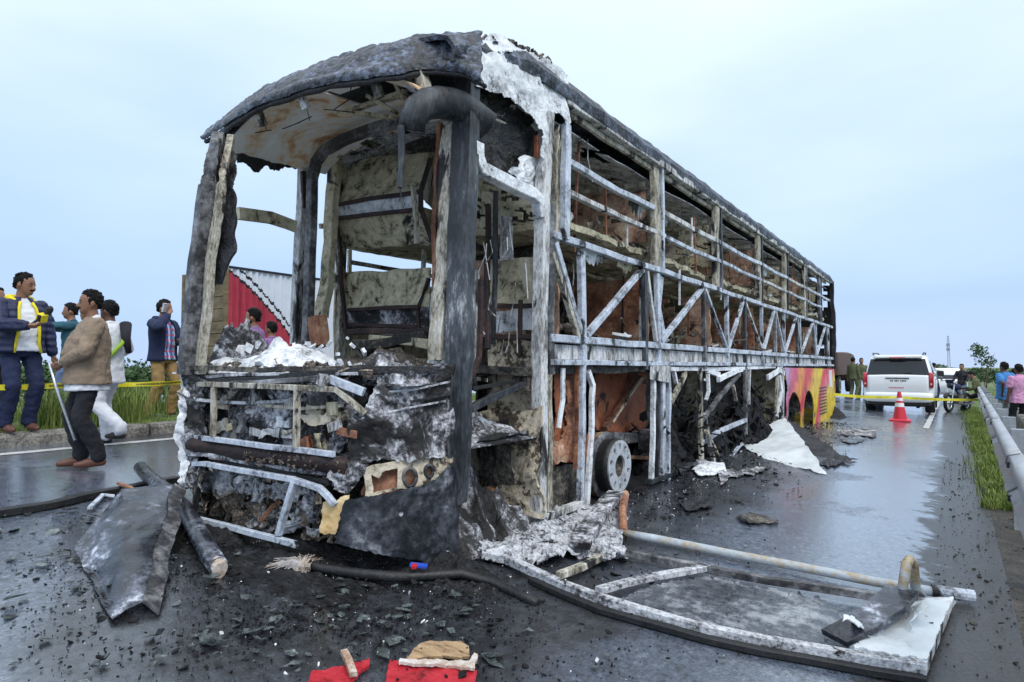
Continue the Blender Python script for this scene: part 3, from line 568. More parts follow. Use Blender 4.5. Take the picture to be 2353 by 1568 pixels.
# small hanging laths in the windows
for x, y0, y1 in ((1440, 515, 568), (1520, 520, 570), (1560, 620, 700), (1655, 640, 690), (1590, 500, 590)):
    part(MB().beam([SD(x, y0, -.02), SD(x+1, y1, -.02)], .02, .015, jit=.01), 'hanging_lath', 'ash_white')

# ---- berths inside: partitions, decks, far wall
for i, t in enumerate([4.62]+wps):
    if i: panel('berth_partition', [V((-2.70, t-.12, 3.18)), V((-3.72, t-.12, 3.25)), V((-3.72, t-.12, 2.62)), V((-2.70, t-.12, 2.62))], 'bunk_brown' if i % 2 else 'olive', .03, 12, .03, rag(.42, 3, i))
    panel('berth_partition', [V((-2.70, t-.1, 2.22)), V((-3.72, t-.1, 2.22)), V((-3.72, t-.1, 1.52)), V((-2.70, t-.1, 1.52))], 'rust' if i % 2 else 'bunk_brown', .03, 12, .03, rag(.42, 3, i+9))
    part(MB().beam([V((-2.72, t-.12, 3.25)), V((-3.72, t-.12, 3.3))], .035, .05, jit=.015), 'partition_rail', 'tan_steel')
    pil('berth_post', [V((-3.74, t-.1, 3.4)), V((-3.74, t-.1, 1.3))], .045, .045, 'ash_post' if i % 3 == 0 else 'inner_dark', .02)
    y1 = (wps+[18.2])[i]
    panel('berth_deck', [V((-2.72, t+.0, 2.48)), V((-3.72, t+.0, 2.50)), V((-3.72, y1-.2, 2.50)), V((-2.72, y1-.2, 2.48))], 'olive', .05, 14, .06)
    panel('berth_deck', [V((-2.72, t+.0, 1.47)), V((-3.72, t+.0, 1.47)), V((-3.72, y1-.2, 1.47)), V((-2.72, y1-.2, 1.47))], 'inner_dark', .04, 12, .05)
    part(MB().beam([V((-3.74, t, 2.50)), V((-3.74, y1-.15, 2.50))], .04, .10, jit=.03), 'berth_rail', 'olive')
    # charred bedding and laths on both decks
    b = MB()
    for k in range(60):
        p = V((random.uniform(-3.7, -2.68), random.uniform(t, y1-.15), 1.52+random.random()**2*.22 if k % 2 else 2.55+random.random()**2*.18))
        if random.random() < .35: b.beam([p, p+V((random.uniform(-.2, .2), random.uniform(-.4, .4), random.uniform(-.05, .12)))], .025, .02, ch=.1)
        else: b.flake(p, random.uniform(.03, .12), 1.2, .02)
    o = part(b, 'burnt_bedding', 'clutter'); o['kind'] = 'stuff'
    b = MB()
    for k in range(9):
        p = V((random.uniform(-3.5, -2.70), random.uniform(t+.1, y1-.2), (1.55 if k % 2 else 2.58))); b.flake(p, random.uniform(.08, .2), .7, .03)
    o = part(b, 'ash_lumps', 'ash_white'); o['kind'] = 'stuff'
for i, t in enumerate([4.62]+wps):                     # aisle-side boards of each berth
    y1 = (wps+[18.2])[i]
    panel('berth_board', [V((-3.78, t+.05, 3.12)), V((-3.78, y1-.25, 3.12)), V((-3.78, y1-.25, 2.56)), V((-3.78, t+.05, 2.56))], ('olive', 'bunk_brown', 'olive')[i % 3], .04, 16, .02, rag(.18, 4, i+60))
    panel('berth_board', [V((-3.78, t+.05, 2.16)), V((-3.78, y1-.25, 2.16)), V((-3.78, y1-.25, 1.52)), V((-3.78, t+.05, 1.52))], ('bunk_brown', 'rust', 'olive')[i % 3], .04, 16, .02, rag(.15, 4, i+80))
def lwall(u, v):
    q = V((XL+.03, 4.15+u*14.1, 1.25+v*2.25)); return q+nv(q, 2.4, 5)*.03
def lkeep(u, v):
    Y, z = 4.15+u*14.1, 1.25+v*2.25
    if Y < 6.0 and 2.18 < z < 2.80: return False
    if Y < 4.9 and z > 3.12: return False
    k = N.noise(V((Y*.9, z*2.2, 3)))+.4*N.noise(V((Y*3, z*6, 8)))
    if 2.88 < z < 3.30: return k < -.06
    if 1.75 < z < 2.15: return k < .10
    return k < .55
part(MB().grid(lwall, 100, 26, .02, lkeep), 'far_side_wall', 'olive', label='burnt far wall with torn openings')
for Y in [4.2]+wps: pil('far_side_post', [V((XL+.06, Y, 3.45)), V((XL+.06, Y, .3))], .07, .09, 'tan_steel', .015)
for z in (1.28, 2.15, 2.85, 3.42): part(MB().beam([V((XL+.05, 4.1, z)), V((XL+.05, 18.2, z))], .06, .07, jit=.015, n=40), 'far_side_rail', 'steel_soot')
for i, t in enumerate(wps):
    panel('berth_partition', [V((-4.1, t, 3.2)), V((-5.08, t, 3.2)), V((-5.08, t, 2.55)), V((-4.1, t, 2.55))], 'bunk_brown', .03, 10, .03, rag(.4, 3, i+30))
    panel('berth_partition', [V((-4.1, t, 2.25)), V((-5.08, t, 2.25)), V((-5.08, t, 1.5)), V((-4.1, t, 1.5))], 'olive', .03, 10, .03, rag(.4, 3, i+40))
panel('berth_deck', [V((-4.05, 6.3, 2.5)), V((-5.08, 6.3, 2.5)), V((-5.08, 18.1, 2.5)), V((-4.05, 18.1, 2.5))], 'olive', .04, 24, .05)
def floor_fn(u, v):
    q = V((-5.1+u*2.45, 3.9+v*14.3, 1.22)); return q+nv(q, 3, 5)*.03
part(MB().grid(floor_fn, 16, 70, .06), 'floor', 'inner_dark')

# ---- entrance: bulkhead, step well, handrails
yE = 4.30
panel('bulkhead_panel', [onY(1105, 440, yE), onY(1228, 440, yE), onY(1228, 520, yE), onY(1105, 520, yE)], 'olive', .04, 14, .02, rag(.15, 4, 2))
panel('bulkhead_panel', [onY(1150, 500, yE-.1), onY(1178, 500, yE-.1), onY(1178, 600, yE-.1), onY(1150, 600, yE-.1)], 'ash_post', .02)
panel('bulkhead_panel', [onY(1120, 600, yE), onY(1230, 595, yE), onY(1230, 700, yE), onY(1120, 700, yE)], 'olive', .03, 16, .02, None, label='yellowish scorched panel inside the entrance')
panel('bulkhead_panel', [onY(1130, 715, yE), onY(1230, 710, yE), onY(1230, 760, yE), onY(1130, 762, yE)], 'ash_white', .02)
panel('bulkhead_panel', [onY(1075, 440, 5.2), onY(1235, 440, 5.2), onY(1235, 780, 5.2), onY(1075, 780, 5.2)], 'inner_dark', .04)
panel('step_wall', [onY(1122, 785, 4.12), onY(1238, 785, 4.12), onY(1238, 960, 4.12), onY(1122, 960, 4.12)], 'cream_peel', .02, 20, .02, label='tan peeling wall of the step well')
panel('step_wall', [onY(1060, 950, 4.0), onY(1245, 940, 4.0), onY(1240, 1190, 4.0), onY(1060, 1180, 4.0)], 'cream_peel', .05, 24, .02)
panel('step_wall', [onY(1090, 975, 3.9), onY(1180, 975, 3.9), onY(1180, 1110, 3.9), onY(1110, 1120, 3.9)], 'inner_dark', .05, 16, .02, rag(.4, 3, 4))
panel('step_wall', [V((-3.45, 3.0, 1.2)), V((-3.45, 4.2, 1.2)), V((-3.45, 4.2, .1)), V((-3.45, 3.0, .1))], 'inner_dark', .04)
panel('step_tread', [V((-2.62, 3.15, .72)), V((-3.45, 3.15, .72)), V((-3.45, 4.1, .75)), V((-2.62, 4.1, .75))], 'ash_mottle', .05)
heap(-2.95, 3.62, .74, .36, .5, .16, 'ash_mottle', 'ash_heap', bus)
heap(-2.85, 3.6, 0, .35, .55, .40, 'ash_mottle', 'ash_heap', bus, zf=gz)
for P, m, w in (([onY(1068, 945, 3.4), onY(1130, 915, 3.6), onY(1200, 885, 3.9)], 'char_pillar', .05), ([onY(1085, 892, 3.5), onY(1180, 876, 3.9)], 'rubber', .025), ([onY(1122, 470, 4.2), onY(1118, 800, 3.9)], 'dark_frame', .04), ([onY(1140, 440, 4.1), onY(1135, 790, 4.1)], 'char_pillar', .035), ([onY(1105, 640, 3.6), onY(1100, 820, 3.6), onY(1075, 900, 3.5)], 'dark_frame', .035), ([onY(1095, 620, 3.7), onY(1093, 830, 3.7)], 'ash_post', .03), ([onY(1195, 690, 4.1), onY(1192, 820, 4.1)], 'dark_frame', .03), ([onY(1125, 772, 4.05), onY(1232, 770, 4.05)], 'dark_frame', .04), ([onY(1130, 706, 4.2), onY(1232, 702, 4.2)], 'dark_frame', .035), ([onY(1200, 840, 4.0), onY(1180, 900, 4.0)], 'inner_dark', .06), ([onY(1205, 830, 4.0), onY(1212, 900, 4.0)], 'inner_dark', .05)):
    part(MB().beam(P, w, w, jit=.015), 'handrail', m)
for i in range(14):
    b = MB(); x = random.uniform(1090, 1230); y = random.uniform(440, 780); p = onY(x, y, random.uniform(3.7, 4.2)); b.tube([p, p+V((random.uniform(-.03, .03), 0, -.1)), p+V((random.uniform(-.06, .06), 0, -random.uniform(.15, .3)))], .005, 4); part(b, 'dangling_wire', 'ash_post')

# ---- right flank below the waist
part(psheet([(1276, 842), (1334, 842), (1334, 1062), (1272, 1062)], lambda x, y: SD(x, y, -.14), 7, cr=.02, rag=4), 'inner_panel', 'rust_red', label='rust red panel beside the entrance')
part(psheet([(1300, 880), (1322, 870), (1326, 1050), (1296, 1066), (1270, 1062), (1268, 1020), (1300, 1000)], lambda x, y: SD(x, y, -.10), 6, cr=.03, rag=10), 'inner_panel', 'rust')
part(psheet([(1262, 1070), (1336, 1066), (1336, 1160), (1258, 1180)], lambda x, y: SD(x, y, -.16), 8, cr=.02), 'inner_panel', 'inner_dark')
pil('skirt_post', [SD(1338, 838, .0), SD(1337, 1000, 0), SD(1333, 1152, 0)], .05, .055, 'steel', .006)
pil('skirt_post', [SD(1326, 838, -.04), SD(1326, 1000, -.04), SD(1322, 1080, -.04)], .04, .05, 'rust', .02)
pil('skirt_post', [SD(1290, 846, -.03), SD(1292, 920, -.03), SD(1284, 985, -.03)], .02, .05, 'ash_white', .02)
pil('skirt_post', [SD(1352, 852, -.02), SD(1363, 885, -.02), SD(1358, 1000, -.02), SD(1350, 1100, -.02), SD(1346, 1165, -.02)], .04, .05, 'ash_white', .012)
pil('skirt_post', [SD(1348, 1000, -.05), SD(1342, 1160, -.05)], .04, .05, 'rust', .012)
part(MB().beam([SD(1252, 1188, 0), SD(1334, 1158, 0)], .06, .06, jit=.008), 'skirt_rail', 'ash_post')
part(psheet([(1368, 846), (1484, 838), (1482, 990), (1430, 994), (1366, 990)], lambda x, y: onX(x, y, -3.05), 6, cr=.02), 'wheel_arch_panel', 'rust_red', label='bare rust red wheel arch panel')
part(MB().beam([onX(1388, 985, -2.98), onX(1474, 868, -2.98)], .07, .05, jit=.01), 'arch_strut', 'rust')
part(MB().beam([onX(1408, 975, -2.95), onX(1448, 905, -2.95), onX(1470, 868, -2.95)], .035, .03, jit=.03), 'arch_strut', 'cream_peel')
part(MB().beam([onX(1360, 1010, -3.0), onX(1500, 1000, -3.0)], .14, .12, jit=.02), 'axle_beam', 'steel_soot')
part(MB().box(onX(1488, 1010, -2.85), (.16, .16, .22)), 'air_bellows', 'steel_soot')
part(MB().beam([onX(1440, 1050, -3.0), onX(1510, 1055, -3.0)], .05, .04, jit=.01), 'axle_beam', 'rust')
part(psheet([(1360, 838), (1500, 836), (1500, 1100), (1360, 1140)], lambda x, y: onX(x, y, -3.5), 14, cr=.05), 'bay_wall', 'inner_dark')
# front wheel, tyre burnt away
wc = V((-2.6, 5.46, .31))
def disc(X0, r0, r1, th, nr, keep=None, na=72, cone=0):
    return MB().grid(lambda u, v: V((X0+cone*v, wc.y+math.cos(u*6.2832)*(r0+(r1-r0)*v), wc.z+math.sin(u*6.2832)*(r0+(r1-r0)*v))), na, nr, th, keep)
whl = part(disc(-2.605, .105, .245, .022, 10, lambda u, v: not (abs((u*10) % 1-.5) < .20 and .40 < v < .78), 120), 'wheel', 'alloy', label='bare front rim with its tyre burnt away')
def barrel(prof, mat, name, n=48):
    b = MB(); b.rings([[V((x, wc.y+math.cos(t)*r, wc.z+math.sin(t)*r)) for t in [6.2832*k/n for k in range(n)]] for x, r in prof], cap=False); part(b, name, mat, whl, True)
barrel([(-2.605, .245), (-2.625, .262), (-2.66, .262), (-2.70, .25), (-2.74, .25)], 'rubber', 'rim_barrel')
barrel([(-2.735, .25), (-2.735, .31), (-2.75, .318), (-2.77, .31), (-2.77, .25)], 'steel_soot', 'rim_flange')
barrel([(-2.775, .25), (-2.78, .305), (-2.80, .312), (-2.83, .30), (-2.84, .25)], 'ochre_rust', 'rim_flange')
barrel([(-2.85, .24), (-2.86, .28), (-2.95, .28), (-2.96, .2)], 'rust', 'brake_drum')
barrel([(-2.62, .11), (-2.66, .11), (-2.66, .001)], 'inner_dark', 'hub')
# posts between wheel and luggage bay
for x, w, m in ((1500, .045, 'ash_white'), (1512, .04, 'char_pillar'), (1522, .07, 'steel'), (1536, .05, 'steel')):
    pil('skirt_post', [SD(x, 838, -.02), SD(x, 980, -.02), SD(x-2, 1105, -.02)], .05, w, m, .012)
part(psheet([(1494, 838), (1540, 838), (1540, 880), (1494, 872)], lambda x, y: SD(x, y, .02), 6, cr=.01), 'skirt_panel', 'ash_post')
part(MB().beam([SD(1492, 1108, -.02), SD(1600, 1065, -.04)], .07, .05, jit=.02), 'skirt_rail', 'char_pillar')
part(MB().beam([SD(1500, 1104, -.35), V((-2.9, 12.2, .18))], .10, .10, jit=.02), 'chassis_rail', 'char_pillar')
for P, m, w in (([(1608, 842), (1609, 960), (1612, 1055)], 'tan_steel', .075), ([(1712, 845), (1712, 920), (1714, 1000)], 'steel_soot', .10), ([(1722, 850), (1720, 930)], 'ash_post', .05), ([(1538, 848), (1610, 848), (1720, 846), (1796, 842)], 'ash_white', .05), ([(1540, 925), (1556, 895), (1575, 858)], 'tan_steel', .06), ([(1548, 852), (1554, 880)], 'ash_white', .05), ([(1612, 965), (1650, 915), (1700, 858)], 'steel_soot', .06), ([(1624, 852), (1652, 862)], 'ash_white', .07), ([(1650, 872), (1692, 852), (1704, 850)], 'ash_white', .07), ([(1626, 860), (1628, 900), (1622, 920)], 'ash_white', .03), ([(1612, 1018), (1655, 990), (1714, 965)], 'steel', .06), ([(1620, 950), (1628, 1000), (1640, 1060)], 'ash_post', .045), ([(1622, 990), (1650, 1050), (1668, 1090)], 'tan_steel', .03), ([(1672, 1058), (1700, 1025), (1718, 1010)], 'steel', .035), ([(1684, 885), (1690, 920)], 'tan_steel', .04), ([(1764, 868), (1790, 850), (1800, 860)], 'ash_white', .09), ([(1790, 862), (1796, 900), (1786, 960)], 'ash_white', .14), ([(1786, 862), (1782, 950)], 'tan_steel', .10), ([(1797, 846), (1799, 900), (1797, 965)], 'ash_post', .08)):
    pts = [SD(x, y, random.uniform(-.03, .02)) for x, y in P]
    part(MB().beam(pts, .045, w, up=None if abs(pts[0].z-pts[-1].z) < .3 else (0, 1, 0), jit=.012), 'bay_strut', m)
for y in (-3.3, -4.9):
    panel('bay_wall', [V((y, 6.2, 1.2)), V((y, 12.4, 1.2)), V((y, 12.4, .1)), V((y, 6.2, .1))], 'inner_dark' if y < -4 else 'inner_dark', .05, 24, .03, rag(.5 if y > -4 else .8, 5, y))
panel('bay_wall', [V((-2.65, 12.3, 1.25)), V((-3.9, 12.3, 1.25)), V((-3.9, 12.3, .1)), V((-2.65, 12.3, .1))], 'olive', .03)
panel('bay_wall', [V((-3.1, 9.2, 1.25)), V((-3.9, 9.2, 1.25)), V((-3.9, 9.2, .1)), V((-3.1, 9.2, .1))], 'olive', .03)
for (X, Y, rx, ry, h, m) in ((-3.0, 7.4, .4, .8, .5, 'flakes'), (-3.05, 9.3, .4, 1.2, .5, 'flakes'), (-3.0, 11.3, .45, 1.0, .6, 'flakes')):
    heap(X, Y, 0, rx, ry, h, m, 'luggage_ash', bus, zf=gz)
b = MB()
for i in range(520):
    Y = random.uniform(6.6, 12.4); p = V((random.uniform(-3.3, -2.5), Y, .05+random.random()**2*.75))
    if random.random() < .2: b.beam([p, p+V((random.uniform(-.25, .25), random.uniform(-.4, .4), random.uniform(-.1, .2)))], .022, .018, ch=.1)
    else: b.flake(p, random.uniform(.02, .11), 1.5, .012)
o = part(b, 'luggage_debris', 'flakes'); o['kind'] = 'stuff'

# ---- surviving painted skirt and tail
def swirl():
    m = bpy.data.materials.new('livery'); m.use_nodes = True; n, l = m.node_tree.nodes, m.node_tree.links; b = n['Principled BSDF']
    g = n.new('ShaderNodeNewGeometry'); sp = n.new('ShaderNodeSeparateXYZ'); l.new(g.outputs['Position'], sp.inputs[0])
    t = n.new('ShaderNodeTexNoise'); t.inputs['Scale'].default_value = .6; t.inputs['Detail'].default_value = 1.5; l.new(g.outputs['Position'], t.inputs['Vector'])
    a = n.new('ShaderNodeMath'); a.operation = 'MULTIPLY_ADD'; l.new(sp.outputs['Z'], a.inputs[0]); a.inputs[1].default_value = -1.25; l.new(sp.outputs['Y'], a.inputs[2])
    c = n.new('ShaderNodeMath'); c.operation = 'MULTIPLY_ADD'; l.new(t.outputs['Fac'], c.inputs[0]); c.inputs[1].default_value = 2.2; l.new(a.outputs[0], c.inputs[2])
    r = n.new('ShaderNodeMapRange'); r.inputs[1].default_value = 12.5; r.inputs[2].default_value = 20.2; l.new(c.outputs[0], r.inputs[0])
    k = n.new('ShaderNodeValToRGB'); k.color_ramp.interpolation = 'EASE'; e = k.color_ramp.elements
    e[0].position = 0; e[0].color = (.52, .34, .55, 1); e[1].position = 1; e[1].color = (.80, .62, .03, 1)
    for p, q in ((.10, (.78, .10, .22, 1)), (.20, (.85, .36, .05, 1)), (.26, (.75, .04, .08, 1)), (.36, (.85, .58, .05, 1)), (.48, (.88, .64, .02, 1)), (.55, (.75, .03, .06, 1)), (.62, (.8, .14, .22, 1)), (.70, (.85, .62, .04, 1)), (.80, (.86, .62, .02, 1))):
        x = e.new(p); x.color = q
    l.new(r.outputs[0], k.inputs[0])
    d = n.new('ShaderNodeTexNoise'); d.inputs['Scale'].default_value = 5; d.inputs['Detail'].default_value = 8; l.new(g.outputs['Position'], d.inputs['Vector'])
    dr = n.new('ShaderNodeMapRange'); dr.inputs[1].default_value = .42; dr.inputs[2].default_value = .6; dr.inputs[3].default_value = .72; dr.inputs[4].default_value = 1; l.new(d.outputs['Fac'], dr.inputs[0])
    mx = n.new('ShaderNodeMix'); mx.data_type = 'RGBA'; mx.blend_type = 'MULTIPLY'; mx.inputs[0].default_value = 1; l.new(k.outputs[0], mx.inputs[6]); l.new(dr.outputs[0], mx.inputs[7])
    st = n.new('ShaderNodeTexNoise'); st.inputs['Scale'].default_value = 2.4; st.inputs['Detail'].default_value = 8; st.inputs['Roughness'].default_value = .7; l.new(g.outputs['Position'], st.inputs['Vector'])
    sr = n.new('ShaderNodeMapRange'); sr.inputs[1].default_value = .57; sr.inputs[2].default_value = .66; sr.inputs[4].default_value = .85; l.new(st.outputs['Fac'], sr.inputs[0])
    sx = n.new('ShaderNodeMix'); sx.data_type = 'RGBA'; l.new(sr.outputs[0], sx.inputs[0]); l.new(mx.outputs[2], sx.inputs[6]); sx.inputs[7].default_value = (.05, .04, .035, 1)
    l.new(sx.outputs[2], b.inputs['Base Color']); b.inputs['Roughness'].default_value = .4; MAT['livery'] = m
swirl()
seams = [12.42, 13.98, 15.35, 17.15, 18.4]; arch = [(13.20, .62), (14.72, .56)]
for i in range(4):
    y0, y1 = seams[i]+.012, seams[i+1]-.012
    def pf(u, v):
        Y, z = y0+(y1-y0)*u, -.03+v*1.28; q = V((XR+.02+.02*math.sin(v*3.1), Y, z+gdz(Y))); return q+nv(q, 2, 3)*.006
    def pk(u, v):
        Y, z = y0+(y1-y0)*u, -.03+v*1.28
        return not any((Y-a)**2/(r*r)+max(0, z-.35)**2/.42**2 < 1 for a, r in arch) and not (i == 0 and Y < 12.7 and N.noise(V((Y*5, z*4, 2)))*.3+12.55 > Y)
    part(MB().grid(pf, 44, 40, .01, pk), 'skirt_panel', 'livery', label='unburnt pink and yellow painted skirt panel')
for a, r in arch:
    b = MB(); pts = [(.34, .50), (.37, .52), (.44, .50), (.46, .40), (.44, .30), (.36, .28)]
    b.rings([[V((-2.62-.30+.30*0-(dx-.46)*-1.0, a+math.cos(t)*rr, .5+gdz(a)+math.sin(t)*rr)) for t in [6.2832*k/36 for k in range(36)]] for dx, rr in [(.18, .30), (.18, .47), (.24, .50), (.44, .50), (.47, .46), (.46, .32), (.40, .29)]], cap=False)
    w = part(b, 'rear_wheel', 'rubber', None, True)
    part(MB().grid(lambda u, v: V((-2.80+.08*v, a+math.cos(u*6.2832)*(.06+.24*v), .5+gdz(a)+math.sin(u*6.2832)*(.06+.24*v))), 32, 4, .015), 'rim', 'steel_soot', w)
    bb = MB(); bb.rings([[V((XR+.02-k*.45, a+math.cos(t)*r, max(.35+math.sin(t)*.42, -.02)+gdz(a))) for t in [math.pi*j/16 for j in range(17)]] for k in (0, 1)], closed=False); part(bb, 'wheel_arch', 'inner_dark')
b = MB()
for i in range(9): b.beam([V((XR+.045, 16.0, .15+i*.075)), V((XR+.045, 17.0, .15+i*.075))], .012, .03)
part(b, 'vent_grille', 'inner_dark')
part(MB().box((XR+.035, 17.7, .95), (.02, .42, .42)), 'side_hatch', 'white_sheet')
part(MB().grid(lambda u, v: V((-2.6-2.5*u, 18.42+.22*math.sin(u*3.1416)+.03*v, 1.25+2.4*v-.25*v*v*(.2+.8*abs(u-.5)*2))), 24, 24, .03, rag(.5, 5, 4)), 'tail_wall', 'soot')
part(MB().grid(lambda u, v: V((-2.585-2.5*u, 18.41+.2*math.sin(u*3.1416), -.05+1.32*v+gdz(18))), 20, 10, .03), 'tail_panel', 'livery')
part(MB().box((XR+.03, 18.3, .72), (.03, .10, .30)), 'tail_lamp', 'rust_red')
pil('tail_post', [V((XR, 18.38, 3.5)), V((XR+.02, 18.45, 2.4)), V((XR+.02, 18.45, 1.2))], .10, .09, 'soot', .03)
heap(-2.6, 18.3, 0, .3, .8, .22, 'flakes', 'tail_ash', bus, zf=gz)

# ---- nose below the windscreen
def circ(cx, cy, rx, ry, n=14): return [(cx+rx*math.cos(6.2832*i/n), cy+ry*math.sin(6.2832*i/n)) for i in range(n)]
part(psheet([(412, 850), (446, 850), (452, 900), (440, 960), (446, 1000), (436, 1060), (436, 1112), (412, 1116), (410, 1040), (404, 1000), (412, 940), (404, 900)], lambda x, y: FS(x+4, y, .02), 5, cr=.04, rag=6), 'corner_panel', 'ash_white', label='ash-covered left corner of the nose')
part(psheet([(418, 850), (470, 850), (475, 1110), (440, 1130), (418, 1120)], lambda x, y: FS(x+4, y, .14), 8, cr=.04, rag=8), 'corner_lining', 'ash_mottle')
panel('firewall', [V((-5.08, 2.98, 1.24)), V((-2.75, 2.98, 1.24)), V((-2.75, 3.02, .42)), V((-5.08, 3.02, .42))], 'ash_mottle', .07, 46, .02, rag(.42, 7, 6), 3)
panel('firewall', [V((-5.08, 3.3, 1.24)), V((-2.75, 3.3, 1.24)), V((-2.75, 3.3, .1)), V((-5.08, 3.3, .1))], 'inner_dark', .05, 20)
for P in ([(455, 960), (560, 955), (640, 970), (640, 995), (455, 990)], [(640, 960), (770, 955), (800, 990), (780, 1000), (640, 1000)], [(690, 985), (760, 990), (755, 1035), (690, 1025)], [(500, 900), (560, 905), (575, 960), (520, 985)]):
    part(psheet(P, lambda x, y: onY(x, y, 2.78), 6, cr=.05, rag=8), 'inner_bracket', random.choice(['cream_peel', 'ash_white', 'ash_post']))
for a, c in (((488, 905), (492, 940)), ((758, 905), (752, 945))): part(MB().beam([onY(*a, 2.75), onY(*c, 2.75)], .06, .03), 'hinge_plate', 'rust_red')
part(psheet([(440, 862), (560, 870), (700, 866), (850, 856), (840, 930), (810, 990), (795, 1040), (700, 1030), (560, 1014), (446, 1000)], lambda x, y: FS(x, y, .16), 6, [[(560, 985), (650, 995), (645, 1018), (565, 1010)], [(520, 935), (545, 930), (548, 962), (524, 966)], [(735, 975), (770, 978), (765, 1010), (738, 1008)], [(600, 900), (640, 905), (632, 925), (604, 922)]], cr=.07, cf=6, rag=14), 'crumpled_grille', 'ash_mottle', label='crumpled ash-streaked sheet behind the nose bars')
for P, m in (([(690, 955), (800, 945), (805, 968), (700, 975)], 'cream_peel'), ([(455, 975), (520, 968), (530, 992), (456, 996)], 'tan_steel'), ([(590, 985), (672, 990), (670, 1008), (592, 1002)], 'ash_post'), ([(700, 1000), (716, 998), (716, 1030), (702, 1028)], 'rust_red'), ([(725, 1000), (740, 1000), (742, 1034), (726, 1032)], 'olive'), ([(545, 950), (560, 950), (556, 1000), (544, 998)], 'steel_soot')):
    part(psheet(P, lambda x, y: FS(x, y, .10), 4, cr=.03, rag=4), 'inner_bracket', m)
for i in range(22):
    x, y = random.uniform(460, 790), random.uniform(900, 1030); p = FS(x, y, random.uniform(.06, .14)); w_ = random.uniform(.03, .11); h_ = random.uniform(.02, .09)
    part(MB().beam([p, p+V((w_*random.choice([-1, 1])*1.6, random.uniform(-.03, .03), random.uniform(-.07, .07)))], .02, h_, jit=.02, n=4), 'inner_bracket', random.choice(['cream_peel', 'ash_post', 'tan_steel', 'olive', 'ash_white', 'steel_soot', 'rust']))
for i in range(18):
    x, y = random.uniform(450, 780), random.uniform(1100, 1225); p = onY(x, min(y, 1140+(x-420)*.36), random.uniform(2.5, 2.75)); d = V((random.uniform(-1, 1), random.uniform(-.3, .3), random.uniform(-.8, .8))).normalized()*random.uniform(.08, .26)
    part(MB().beam([p, p+d*.5+V((0, 0, .02)), p+d], random.uniform(.012, .03), random.uniform(.012, .04), jit=.02, n=4), 'bent_bracket', random.choice(['cream_peel', 'ash_post', 'steel', 'rust', 'ash_grey', 'dark_frame', 'rust_red']))
for P, m in (([(450, 1088), (520, 1082), (600, 1096), (690, 1118), (680, 1150), (560, 1140), (470, 1128)], 'ash_grey'), ([(470, 1130), (560, 1140), (640, 1160), (620, 1205), (520, 1190), (462, 1178)], 'clutter'), ([(600, 1110), (740, 1135), (742, 1190), (660, 1180), (610, 1150)], 'ash_mottle'), ([(560, 1170), (700, 1195), (735, 1225), (640, 1225), (560, 1205)], 'ash_grey')):
    part(psheet(P, lambda x, y: FS(x, y, .16), 5, [circ(sum(p[0] for p in P)/len(P)+14, sum(p[1] for p in P)/len(P)-4, 16, 9)], cr=.10, cf=7, rag=12), 'crushed_sheet', m)
# scuttle strips and bars
def fbar(P, w, m, name='nose_bar', off=-.01, h=None, jit=.008): return part(MB().beam([FS(x, y, off) for x, y in P], w, h or w, jit=jit), name, m)
fbar([(420, 858), (480, 878), (600, 874), (740, 862), (860, 852), (1000, 848)], .045, 'soot', 'scuttle_strip', .03, jit=.03)
fbar([(430, 846), (560, 852), (700, 848), (850, 842)], .035, 'inner_dark', 'scuttle_strip', .06, jit=.03)
fbar([(500, 884), (640, 872), (755, 868)], .03, 'steel_soot', 'scuttle_strip', .0, jit=.02)
for P, m, w_, of in (([(450, 868), (600, 862), (800, 858), (980, 856)], 'ash_grey', .02, .02), ([(430, 1046), (560, 1060), (700, 1080), (800, 1092)], 'ash_mottle', .03, .06), ([(440, 1058), (600, 1078), (760, 1108)], 'soot', .028, .04), ([(600, 932), (700, 940), (800, 930)], 'tan_steel', .02, .08), ([(450, 918), (560, 925), (690, 916)], 'ash_grey', .022, .10), ([(860, 905), (950, 898), (1030, 880)], 'ash_grey', .012, -.01), ([(850, 930), (950, 920), (1030, 905)], 'soot', .014, -.01), ([(830, 960), (930, 945), (1030, 925)], 'ash_grey', .012, -.01)): fbar(P, w_, m, 'nose_strip', of, jit=.025)
fbar([(412, 905), (440, 883), (560, 886), (700, 892), (772, 895), (800, 918), (838, 950)], .036, 'tan_steel')
fbar([(745, 862), (738, 885)], .05, 'ash_post'); fbar([(758, 872), (836, 902)], .05, 'steel')
fbar([(493, 890), (493, 960), (490, 1003)], .034, 'tan_steel'); fbar([(684, 893), (682, 960), (680, 1030)], .034, 'tan_steel')
fbar([(535, 965), (537, 1010)], .035, 'steel_soot', off=.1)
fbar([(440, 1004), (560, 1018), (680, 1034), (766, 1043)], .034, 'steel')
part(MB().tube([FS(x, y, .05) for x, y in ((440, 1020), (500, 1030), (580, 1042), (660, 1050), (740, 1062), (800, 1075))], .062, 10, .5), 'bumper_beam', 'dark_frame', smooth=True, label='burnt brown bumper beam')
b = MB()
for i in range(60):
    t = random.random(); p = FS(560+t*230, 1046+t*26+random.uniform(-12, 16), 0); b.flake(p, random.uniform(.01, .035), 1.5, .01)
part(b, 'blistered_paint', 'clutter')['kind'] = 'stuff'
fbar([(425, 1098), (445, 1066), (470, 1066), (560, 1083), (672, 1104), (735, 1124), (752, 1140), (770, 1162)], .034, 'steel')
fbar([(464, 1082), (452, 1130), (446, 1182)], .036, 'tan_steel'); fbar([(676, 1108), (660, 1160), (640, 1228)], .038, 'steel')
fbar([(416, 1184), (540, 1214), (682, 1252)], .036, 'steel')
fbar([(430, 1050), (428, 1100), (416, 1120)], .05, 'ash_post')
